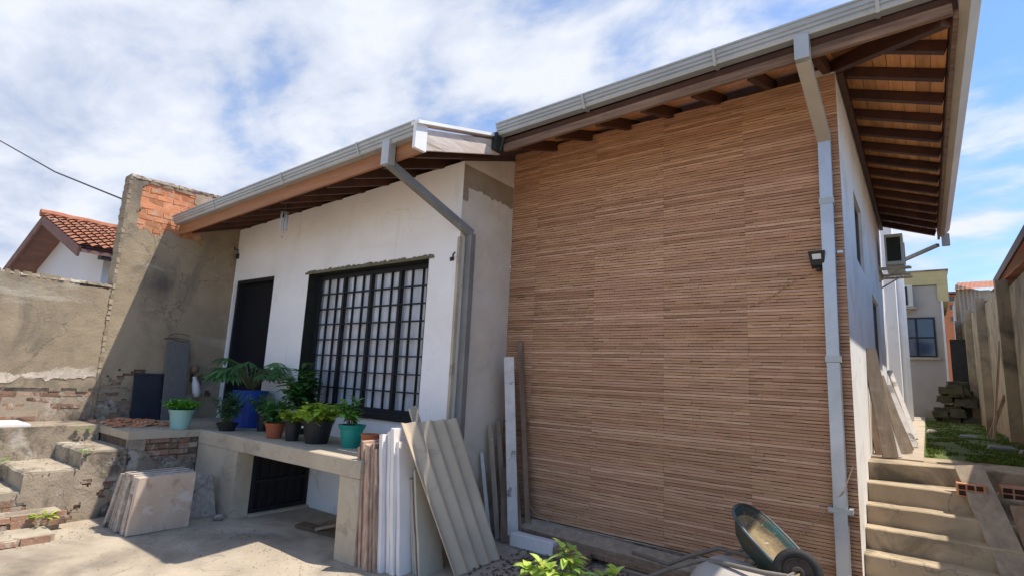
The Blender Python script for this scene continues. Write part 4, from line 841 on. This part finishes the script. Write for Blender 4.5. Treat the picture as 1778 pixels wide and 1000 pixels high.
t = pot('flower_pot', 'large blue tub with spreading split leaf plant in front of the dark door', (-7.05, 3.80, Z), .21, .46, 'plastic_blue', taper=.86); palmate(t, .44, 26, .44, .48, .27, .038, 'leaf_dark', seed=5, lobes=11); 
q = MB()
for k in range(70):
    a = R(0, 6.28); q.leaf((math.cos(a)*.1, math.sin(a)*.1, .45), (math.cos(a), math.sin(a), R(0, .6)), (0, 0, 1), R(.15, .3), .014, 1.3, 5, tone=(1.4, 1.6, 1.6))
obj('trailing_leaves', q, 'leaf_blue', t)
t = pot('flower_pot', 'narrow black pot half hidden between blue tub and terracotta pot', (-6.50, 3.70, Z), .075, .25, 'plastic_black'); bush(t, .23, 120, .16, .25, .12, .03, 'leaf_dark', seed=6, stems=12)
t = pot('flower_pot', 'reddish terracotta pot with a dark bushy plant and spiky shoots', (-5.80, 3.45, Z), .10, .165, 'terracotta'); bush(t, .14, 420, .19, .28, .11, .055, 'leaf_dark', seed=7, stems=24)
q = MB()
for k in range(12): a = R(0, 6.28); q.leaf((R(-.03, .03), R(-.03, .03), .15), (math.cos(a)*.4, math.sin(a)*.4, 1), (1, 0, 0), R(.25, .4), .022, .1, 4)
obj('spiky_shoots', q, 'leaf_dark', t)
t = pot('flower_pot', 'small black pot with yellow green leaves left of the big black pot', (-5.50, 3.48, Z), .085, .20, 'plastic_black'); bush(t, .18, 260, .17, .17, .085, .065, 'leaf_lime', seed=8, stems=20)
t = pot('flower_pot', 'big black pot overflowing with yellow green heart shaped leaves', (-5.20, 3.58, Z), .155, .235, 'plastic_black'); bush(t, .215, 560, .25, .22, .10, .08, 'leaf_lime', seed=9, stems=40, droop=.8)
q = MB(); q.box(-.03, -.01, -.172, -.165, .16, .18); obj('sticker', q, 'white_trim', t)
t = pot('flower_pot', 'teal plastic pot with a small leafy plant below the barred window', (-4.73, 3.66, Z), .12, .225, 'plastic_teal', rim=.02, taper=.72); bush(t, .22, 130, .17, .28, .12, .06, 'leaf_mid', seed=10, stems=12)
t = pot('flower_pot', 'small orange empty pot at the right end of the shelf', (-4.43, 3.66, Z), .085, .16, 'terracotta2')
t = pot('flower_pot', 'dull brown pot behind the small orange one at the shelf end', (-4.26, 3.80, Z), .085, .17, 'terracotta')
t = pot('flower_pot', 'black pot with tall dark broad leaved plant beside the barred window', (-6.05, 3.92, Z), .12, .22, 'plastic_black'); bush(t, .20, 420, .22, .66, .16, .09, 'leaf_dark', seed=11, stems=20); 
q = MB()
for k in range(6):
    tip = Vector((-.25-.06*k, -.1+.05*k, .55+.035*(k % 3))); 
    for m_ in range(5): an = (m_-2)*.6; q.leaf(tip, (-math.cos(an), math.sin(an)*.7, .1+.1*m_), (0, 0, 1), .13, .05, .5, 4)
    q.tube([(0, 0, .25), tip*.6+Vector((0, 0, .25)), tip], .004, 4)
obj('side_leaves', q, 'leaf_dark', t)
# foreground shrub
sh = thing('shrub', 'bright yellow green shrub in the foreground below the tiled wall', 'shrub')
rr = random.Random(5); q = MB(); sq = MB()
for (sx_, sy_, sz_) in ((-2.02, 3.25, -1.02), (-1.92, 3.22, -1.10), (-2.12, 3.15, -1.12), (-2.02, 3.10, -1.12), (-1.80, 3.20, -1.20), (-1.66, 3.30, -1.11), (-1.62, 3.20, -1.16), (-1.55, 3.28, -1.16), (-1.74, 3.28, -1.15), (-2.2, 3.12, -1.17), (-1.9, 3.05, -1.2), (-1.38, 3.34, -1.15), (-1.30, 3.36, -1.19), (-2.25, 3.3, -1.25), (-1.6, 3.1, -1.25), (-1.45, 3.2, -1.25), (-1.98, 3.3, -1.05)):
    base = Vector((-1.80+rr.uniform(-.25, .35), 3.25, -1.6)); tip = Vector((sx_+.07, sy_, sz_-.03)); sq.tube([base, base.lerp(tip, .5)+Vector((0, 0, .03)), tip], [.007, .005, .003], 5)
    for k in range(46):
        f = rr.uniform(.40, 1.02); p = base.lerp(tip, f); b_ = k*2.4; d = Vector((math.cos(b_), math.sin(b_), rr.uniform(-.1, .8)+(.8 if f > .97 else 0))); v_ = rr.uniform(.7, 1.35)
        q.leaf(p, d, (0, 0, 1), rr.uniform(.08, .15)*(1 if f < .95 else .7), rr.uniform(.04, .062), .9, 5, .3, tone=(v_*rr.uniform(.85, 1.2), v_, v_*rr.uniform(.6, 1)), prof=[.05, .7, 1, .85, .5, .04])
obj('foliage', q, 'leaf_pale', sh); obj('stems', sq, 'stem', sh)

# ------------------------------------------------------------ wheelbarrows
def frame_of(n_, xdir):
    n_ = Vector(n_).normalized(); x_ = Vector(xdir); x_ = (x_-n_*x_.dot(n_)).normalized(); y_ = n_.cross(x_); return Matrix((x_, y_, n_)).transposed()
wb = thing('wheelbarrow', 'teal wheelbarrow tipped on its nose, cement crusted tray facing up', 'wheelbarrow', 'old wheelbarrows by the tiled wall')
A = frame_of((.60, -.05, .73), (.74, -.1, -.62)); c0 = Vector((-.865, 4.12, -.965))
def tray(prof, rx, ry, n=40, m=0):
    q = MB()
    for (s_, h_) in prof:
        for k in range(n):
            t_ = k*2*math.pi/n; e = 2/2.6; cx_ = abs(math.cos(t_))**e*(1 if math.cos(t_) > 0 else -1); sy_ = abs(math.sin(t_))**e*(1 if math.sin(t_) > 0 else -1)
            q.v.append(tuple(c0+A @ Vector((rx*s_*cx_, ry*s_*sy_, h_))))
    for i in range(len(prof)-1):
        for k in range(n): q.face((i*n+k, i*n+(k+1) % n, (i+1)*n+(k+1) % n, (i+1)*n+k))
    return q
obj('tray', tray([(.001, -.15), (.50, -.145), (.68, -.115), (.93, -.02), (.98, 0), (.955, 0), (.90, -.02), (.66, -.105), (.001, -.14)], .285, .25), 'teal_paint', wb, smooth=True)
obj('dried_cement', tray([(.001, -.10), (.50, -.095), (.70, -.08), (.80, -.055), (.84, -.04)], .285, .25), 'cement', wb, smooth=True)
q = MB(); pts = []
for k in range(40):
    t_ = k*2*math.pi/40; e = 2/2.6; cx_ = abs(math.cos(t_))**e*(1 if math.cos(t_) > 0 else -1); sy_ = abs(math.sin(t_))**e*(1 if math.sin(t_) > 0 else -1); pts.append(c0+A @ Vector((.29*cx_, .255*sy_, 0)))
q.tube(pts, .011, 8, close=True); obj('tray_rim', q, 'steel_rim', wb, smooth=True)
q = MB(); q.tube([c0+A @ Vector((.1, .12, -.22)), c0+A @ Vector((-.1, .12, -.24)), (-1.22, 4.30, -1.16), (-1.22, 4.34, -1.6)], .013, 8); q.tube([c0+A @ Vector((.1, -.12, -.22)), c0+A @ Vector((.25, -.14, -.3)), (-.80, 4.0, -1.6)], .013, 8); obj('frame_tubes', q, 'tube', wb, smooth=True)
def wheel(par, c, ax, r, w):
    Am = frame_of(ax, (0, 0, 1)); q = MB(); pts = []
    for k in range(30): a = k*2*math.pi/30; pts.append(Vector(c)+Am @ Vector(((r-w)*math.cos(a), (r-w)*math.sin(a), 0)))
    q.tube(pts, w, 12, close=True); ty = obj('wheel', q, 'rubber', par, smooth=True)
    q = MB(); q.lathe([(r-w*1.8, -.03), (r-w*1.7, -.02), (r-w*2.2, -.008), (.04, -.012), (.035, -.05), (.018, -.05), (.018, .05), (.035, .05), (.04, .012), (r-w*2.2, .008), (r-w*1.7, .02), (r-w*1.8, .03)], 28, c, Am); obj('rim', q, 'rusty_rim', ty, smooth=False)
wheel(wb, (-1.05, 4.45, -1.30), (.9, -.5, 0), .15, .035)
wb2 = thing('wheelbarrow', 'grey wheelbarrow lying upside down with its black wheel in the air', 'wheelbarrow', 'old wheelbarrows by the tiled wall')
c0 = Vector((-1.04, 3.84, -1.33)); A = frame_of((-.1, .25, -1), (1, -.25, 0))
obj('tray', tray([(.001, -.24), (.52, -.235), (.68, -.19), (.95, -.02), (1, 0), (.975, 0), (.92, -.02), (.64, -.185), (.001, -.225)], .34, .26), 'grey_tray', wb2, smooth=True)
for s_, yy in ((0, -.0), (1, .42)):
    q = MB(); q.tube([(-1.95, 3.92+yy, -1.31), (-1.62, 3.86+yy*.9, -1.30), (-1.45, 3.84+yy*.85, -1.20), (-1.22, 3.80+yy*.8, -1.085), (-1.05, 3.78+yy*.7, -1.075), (-.85, 3.76+yy*.55, -1.07), (-.70, 3.78+yy*.4, -1.065), (-.52, 3.84+yy*.25, -1.08)], .015, 8); obj('handle', q, 'tube', wb2, smooth=True)
wheel(wb2, (-.68, 3.86, -1.06), (.25, -.93, .22), .140, .031)
q = MB(); q.tube([(-.72, 3.74, -1.06), (-.63, 3.98, -1.03)], .01, 8); obj('axle', q, 'tube', wb2)

# ------------------------------------------------------------ right side: boards on side wall, planks, hollow bricks
rb_ = [((-.30, 6.38, -.55), (-.43, 6.50, .47), .13, .03, 'grey_timber', 'tall grey board leaning on the white side wall, nearest the stair top'),
       ((-.24, 6.45, -.55), (-.41, 6.72, .12), .05, .03, 'paint_timber', 'pale batten just right of the tall grey board'),
       ((-.33, 6.62, -.55), (-.43, 6.80, .0), .22, .02, 'old_timber', 'wide dark board behind the tall grey board'),
       ((-.21, 6.95, -.55), (-.42, 7.10, .22), .16, .02, 'grey_timber', 'grey board with broken top, third along the side wall'),
       ((-.20, 7.4, -.55), (-.42, 7.6, .10), .14, .03, 'old_timber', 'brown board in the middle of the leaning row on the side wall'),
       ((-.18, 7.9, -.55), (-.42, 8.2, .16), .18, .02, 'paint_timber', 'whitish panel in the leaning row on the side wall'),
       ((-.17, 8.5, -.55), (-.42, 8.9, .02), .12, .03, 'brick_old', 'reddish brown board near the far end of the leaning row'),
       ((-.15, 9.6, -.55), (-.42, 10.2, .40), .06, .04, 'paint_timber', 'thin white pole at the far end of the leaning row')]
for a, b, w_, h_, m, l in rb_: tag(bm_('leaning_board', m, None, a, b, w_, h_, (.9, .5, 0)), l, 'board', 'boards leaning on the side wall')
tag(bm_('plank', 'grey_timber', None, (.24, 5.92, -.52), (.56, 4.80, -1.62), .18, .035, (1, 0, 0)), 'wide grey plank laid slanting down over the right side of the steps', 'plank')
tag(bm_('plank', 'old_timber', None, (.50, 5.60, -.74), (.62, 5.0, -1.5), .11, .03, (1, 0, 0)), 'narrow grey plank under the hollow bricks right of the wide one', 'plank')
for i, (x, y, l) in enumerate(((.15, 5.72, 'orange hollow brick showing left of the wide slanting plank'), (.42, 5.82, 'orange hollow brick directly right of the wide slanting plank'), (.66, 5.90, 'orange hollow brick at the right edge beside the fence'))):
    hb = thing('hollow_brick', l, 'hollow brick', 'hollow bricks on the steps'); w_ = .22 if i else .18; d = .19; h_ = .10; z0_ = -.735
    q = MB(); q.box(x, x+w_, y+.004, y+d, z0_, z0_+h_); obj('brick_body', q, 'brick', hb, bevel=.004)
    for c_ in range(3):
        for r2 in range(2): bx('cell_shade', 'hollow', hb, x+.012+c_*(w_-.02)/3, x+(c_+1)*(w_-.02)/3, y, y+.0035, z0_+.01+r2*.045, z0_+.045+r2*.045)  # flat plates, shade of the open brick cells put into their colour

# ------------------------------------------------------------ fence on the right
FN = thing('concrete_fence', 'tall stained concrete fence with projecting pilasters along the yard on the right', 'fence')
fy = [(3.2, 1.45), (7.0, 1.62), (11.0, 1.83), (15.0, 2.14), (19.0, 2.42), (24.0, 2.68)]
for (ya, za), (yb_, zb_) in zip(fy[:-1], fy[1:]):
    q = MB(); q.hexa([(1.10, ya, -1.6), (1.25, ya, -1.6), (1.25, yb_, -1.6), (1.10, yb_, -1.6), (1.10, ya, za-.04), (1.25, ya, za-.04), (1.25, yb_, zb_-.12), (1.10, yb_, zb_-.12)]); obj('fence_panel', q, 'fence', FN)
for i, (y, z) in enumerate(fy):
    q = MB(); w_ = .15 if y > 4 else .12; q.box(1.10-w_, 1.098, y-.09, y+.09, -1.6, z); obj('pilaster', q, 'fence', FN)
for i, y in enumerate(()):
    q = MB(); q.box(1.045, 1.099, y-.05, y+.05, -1.6, 1.5+.075*(y-7)); obj('pilaster', q, 'fence', FN)
q = MB()
for k in range(60):
    y = 7.2+k*.1; z = 1.60+.064*(y-7); q.beam((1.07, y, z), (1.32, y+.02, z+.06), .085, .018, (0, 1, 0))
obj('coping_tiles', q, 'roof', FN)
tag(bm_('timber_prop', 'wire', None, (.80, 11.4, -.56), (.97, 11.3, .95), .03, .05), 'light timber prop leaning on the concrete fence pilaster', 'timber prop', 'props against the fence')
tag(bm_('timber_prop', 'old_timber', None, (.78, 11.9, -.56), (1.02, 11.9, .12), .05, .06), 'dark brown prop crossing below the light one at the fence', 'timber prop', 'props against the fence')
for i, (x, y, w_, l) in enumerate(((.05, 12.6, .18, 'pale flat stone in the grass near the far end of the path'), (.72, 9.3, .34, 'grey stone slab half sunk in the grass near the fence'), (.50, 11.5, .28, 'flat grey stone in the middle of the mossy yard'), (.93, 8.8, .24, 'dark stone lying at the foot of the fence'))):
    q = MB(); q.hexa([(x-w_/2, y-w_, -.58), (x+w_/2, y-w_*.8, -.58), (x+w_*.45, y+w_, -.58), (x-w_*.4, y+w_*.9, -.58), (x-w_*.4, y-w_*.8, -.53), (x+w_*.4, y-w_*.7, -.54), (x+w_*.35, y+w_*.8, -.535), (x-w_*.3, y+w_*.8, -.53)]); tag(obj('flat_stone', q, 'granite_grey' if i else 'path', bevel=.01), l, 'stone', 'flat stones in the yard')

# ------------------------------------------------------------ rear wing and far building
RW = thing('rear_wing', 'low white rear wing of the house beyond the big eave', 'building')
q = MB(); q.box(-1.5, -.34, 12.6, 19.0, -.6, 3.45); obj('wall', q, 'side_white', RW)
for y in (13.2, 15.4, 17.4): bx('downpipe', 'white_trim', RW, -.338, -.27, y, y+.07, -.55, 3.2)
for y in (14.0, 16.2):
    w = bx('window', 'granite_grey', RW, -.338, -.32, y, y+.9, .2, 1.5)
    bx('pane', 'glass_dark', w, -.319, -.312, y+.05, y+.85, .25, 1.45)
FB = thing('back_building', 'grey rendered back building with yellow parapet closing the passage', 'building')
yb_ = 22.0
q = MB(); q.box(-2.5, .62, yb_, 26, -.6, 3.62); obj('wall', q, 'back_wall', FB)
q = MB(); q.box(-2.5, .78, yb_-.06, 26, 3.64, 4.08); q.box(.50, .78, yb_-.055, 26, 3.1, 3.638); obj('parapet', q, 'yellow_wall', FB)
q = MB(); q.box(-2.5, .82, yb_-.10, 26, 4.082, 4.12); obj('parapet_cap', q, 'plaster_dirty', FB)
bx('corner_pipe', 'white_trim', FB, .57, .62, yb_-.06, yb_-.002, -.4, 3.1)
w = MB(); x0, x1, z0, z1 = -.50, .38, 1.32, 2.60
w.box(x0, x0+.05, yb_-.03, yb_-.001, z0, z1); w.box(x1-.05, x1, yb_-.03, yb_-.001, z0, z1); w.box(x0+.05, x1-.05, yb_-.03, yb_-.001, z0, z0+.05); w.box(x0+.05, x1-.05, yb_-.03, yb_-.001, z1-.05, z1); w.box(-.14, -.08, yb_-.03, yb_-.001, z0+.05, z1-.05); w.box(x0+.05, -.14, yb_-.03, yb_-.001, 1.92, 1.97); w.box(-.08, x1-.05, yb_-.03, yb_-.001, 1.92, 1.97)
win2 = obj('window', w, 'black_steel', FB)
for (a, b, c, d) in ((x0+.05, -.14, z0+.05, 1.92), (-.08, x1-.05, z0+.05, 1.92), (x0+.05, -.14, 1.97, z1-.05), (-.08, x1-.05, 1.97, z1-.05)): bx('pane', 'glass_dark', win2, a, b, yb_-.016, yb_-.010, c, d)
bx('sill', 'slab', win2, x0-.05, x1+.08, yb_-.08, yb_-.031, z0-.07, z0-.002)
def ac(label, x0, x1, y0, y1, z0, z1, grille_front):
    t = thing('air_conditioner', label, 'air conditioner', 'outdoor air conditioner units'); q = MB(); q.box(x0, x1, y0, y1, z0, z1); obj('casing', q, 'ac', t, bevel=.008)
    ww = x1-x0; 
    cp = MB(); n_ = 14
    for k in range(n_): za = z0+.05+(z1-z0-.1)*k/n_; cp.box(x0+ww*(.15 if grille_front else .12), x1-ww*(.35 if grille_front else .14), y0-.012, y0-.001, za, za+(z1-z0-.1)/n_*.7)
    obj('coil_slats', cp, 'ac_dark', t)
    bx('coil', 'ac_dark', t, x0+ww*(.15 if grille_front else .12), x1-ww*(.35 if grille_front else .14), y0-.004, y0-.0005, z0+.05, z1-.05)
    q = MB(); 
    if x1 < .0 and not grille_front:
        q.lathe([(.17, 0), (.17, .012), (.155, .012), (.155, 0)], 24, (x1+.001, (y0+y1)/2, (z0+z1)/2), frame_of((1, 0, 0), (0, 0, 1)))
        for k in range(6): a = k*math.pi/6; q.beam((x1+.008, (y0+y1)/2-.16*math.cos(a), (z0+z1)/2-.16*math.sin(a)), (x1+.008, (y0+y1)/2+.16*math.cos(a), (z0+z1)/2+.16*math.sin(a)), .006, .006)
    else: q.box(x1-ww*.25, x1-ww*.1, y0-.008, y0-.001, z0+.04, z1-.04)
    obj('fan_grille', q, 'ac', t)
    q = MB()
    for y in (y0+.1, y1-.1): q.beam((-.45, y, z0-.03), (x1+.06, y, z0-.03), .03, .03); q.beam((-.45, y, z0-.22), (x1-.05, y, z0-.05), .02, .02)
    if grille_front: q.box(x0-.05, x1+.1, y0-.03, y1, z0-.06, z0-.02)
    else: q.box(-.45, x1+.08, y0-.04, y0+.02, z0-.075, z0-.048); q.box(-.45, x1+.08, y1-.06, y1, z0-.075, z0-.048)
    if not grille_front: q.box(-.449, -.42, y0, y1, z0-.048, z0-.02)
    obj('bracket', q, 'slab', t)
ac('air conditioner on brackets under the far end of the big eave, dark side forward', -.355, -.13, 9.6, 10.4, 1.92, 2.38, False)
ac('smaller cream air conditioner on the grey back building above its window', -.52, -.14, yb_-.35, yb_-.02, 2.92, 3.62, True)
q = MB(); q.beam((.30, 10.66, ze-.10), (-.40, 11.6, 2.28), .05, .05); tag(obj('overflow_pipe', q, 'pipe_old'), 'grey pipe slanting back from the far end of the side gutter', 'pipe')
q = MB(); q.box(XE2+.05, XE2+.15, 10.6, 10.7, ze-.12, ze+.06); obj('gutter_outlet', q, 'galv', H)
q = MB()
for k in range(60):
    x = R(.22, 1.0); z = R(-.6, .42+.12*math.sin(k)); y = 18.6+R(0, .5)
    if x < .22+(z+.6)*.16+R(0, .08): continue
    w_ = R(.10, .2); h_ = R(.06, .12); q.hexa([(x-w_+R(-.03, .03), y, z-h_), (x+w_, y+R(-.04, .04), z-h_), (x+w_, y+.4, z-h_), (x-w_, y+.4, z-h_), (x-w_+R(0, .05), y+R(0, .04), z+h_+R(-.02, .02)), (x+w_-R(0, .05), y+R(0, .04), z+h_+R(-.02, .02)), (x+w_, y+.4, z+h_), (x-w_, y+.4, z+h_)])
tag(obj('stone_heap', q, 'moss_stone'), 'dark mossy heap of masonry at the end of the yard', 'masonry heap'); q.v = []
q = MB(); q.box(.66, 1.06, 20.4, 20.6, -.6, 1.75); tag(obj('shaded_doorway', q, 'rubber'), 'black panel for the shaded narrow doorway in the gap behind the mossy block', 'door')  # black panel: the shade of the gap is put into its colour

# ------------------------------------------------------------ neighbours
NR = thing('neighbour_house', 'neighbour house whose tiled eave with orange soffit rises over the fence at right', 'house')
q = MB(); q.box(1.9, 6, 9.2, 12.6, -1.6, 2.4); obj('wall', q, 'yellow_wall', NR)
q = MB(); P = [(1.16, 8.9, 2.10), (1.9, 8.9, 2.38), (1.9, 13.0, 2.38), (1.16, 13.0, 2.10)]; q.hexa(P+[(p[0], p[1], p[2]+.02) for p in P]); obj('soffit', q, 'terracotta2', NR)
q = MB(); P = [(1.13, 8.9, 2.115), (4.0, 8.9, 3.2), (4.0, 13.0, 3.2), (1.13, 13.0, 2.115)]; q.hexa([(p[0], p[1], p[2]+.02) for p in P]+[(p[0], p[1], p[2]+.09) for p in P]); obj('roof', q, 'roof', NR)
bx('fascia', 'rafter', NR, 1.11, 1.128, 8.9, 13.0, 2.06, 2.19)
SD = thing('neighbour_shed', 'whitewashed corrugated shed with a red tiled roof beyond the fence', 'shed')
ysd = 24.0
q = MB(); n_ = 30
for k in range(n_+1):
    x = 1.05+.65*k/n_; q.v += [(x, ysd+.03*math.sin(k*1.3), 1.5), (x, ysd+.03*math.sin(k*1.3), 3.95-.25*k/n_)]
for k in range(n_): q.face((k*2, k*2+2, k*2+3, k*2+1))
q.box(1.08, 3.0, ysd+.05, ysd+4, 0, 3.7); obj('wall', q, 'shed', SD)
q = MB(); n_ = 26
for k in range(n_+1):
    x = 1.0+1.6*k/n_; w_ = .04*abs(math.sin(k*1.5)); q.v += [(x+.0, ysd-.25, 3.72+w_), (x+.2, ysd+2.2, 4.35+w_)]
for k in range(n_): q.face((k*2, k*2+2, k*2+3, k*2+1))
obj('roof', q, 'roof', SD)
OB = thing('brick_building', 'distant orange brick building with small dark windows above the far wall', 'building')
q = MB(); q.box(.7, 3.2, 45, 52, -1.6, 6.75); obj('wall', q, 'orange_brick', OB)
q = MB(); P = [(.9, 44.5, 6.76), (3.6, 44.5, 6.76), (3.6, 52, 7.6), (.9, 52, 7.6)]; q.hexa(P+[(p[0], p[1], p[2]+.12) for p in P]); obj('roof', q, 'soffit_far', OB)
for z in (5.0, 5.75, 6.3):
    for x in (1.62, 2.1): 
        w = bx('window', 'glass_dark', OB, x, x+.22, 44.95, 45.0, z, z+.32); bx('sill', 'slab', w, x-.03, x+.25, 44.9, 44.948, z-.04, z-.0)
# left neighbour
NL = thing('neighbour_house', 'white gabled neighbour house with orange clay roof above the left wall', 'house')
q = MB(); yg = 3.78
q.v += [(-18.4, yg, -1.6), (-13.45, yg, -1.6), (-13.45, yg, 2.26), (-16, yg, 3.1), (-18.4, yg, 2.25), (-13.45, 14, -1.6), (-13.45, 14, 2.26)]; q.face((0, 1, 2, 3, 4)); q.face((1, 5, 6, 2)); obj('wall', q, 'far_white', NL)
q = MB()
for (x0, z0, x1, z1) in ((-16, 3.2, -12.95, 2.14), (-16, 3.2, -19.05, 2.14)):
    P = [(x0, 3.25, z0), (x1, 3.25, z1), (x1, 14, z1), (x0, 14, z0)]; q.hexa([(a, b, c-.09) for a, b, c in P]+[(a, b, c-.02) for a, b, c in P])
obj('roof_deck', q, 'soffit_far', NL)
for (x1, z1) in ((-12.95, 2.14), (-19.05, 2.14)):
    q = MB(); q.beam((-16, 3.22, 3.12), (x1, 3.22, z1-.08), .04, .20, (0, 1, 0)); obj('barge_board', q, 'soffit_far', NL)
q = MB(); ny = 150; nr2 = 12
for r2 in range(nr2):
    for k in range(ny+1):
        y = 3.2+k*.05; w_ = .05*abs(math.sin(k*math.pi/4)); 
        for e in (0, 1): f = (r2+e)/nr2; q.v.append((-16+3.1*f, y, 3.24-1.08*f+w_+(.03 if e else 0)))
for r2 in range(nr2):
    for k in range(ny): a = (r2*(ny+1)+k)*2; q.face((a, a+1, a+3, a+2))
tl = obj('roof_tiles', q, 'roof', NL); tl['kind'] = 'stuff'
q = MB(); q.tube([(-16, 3.15+.3*k, 3.27+.015*(k % 2)) for k in range(24)], .09, 8); obj('ridge_tiles', q, 'roof', NL)
bx('rafter_end', 'ac_dark', NL, -13.2, -12.98, 3.6, 14, 2.0, 2.08)
q = MB(); q.tube([(-30, 1.2, 8.2), (-22, 1.6, 5.8), (-14, 1.97, 4.08), (-11, 2.25, 2.95), (-8.78, 2.56, 2.22)], .012, 5); tag(obj('overhead_wire', q, 'dark_wire'), 'single overhead wire coming down to the tall left wall', 'wire')
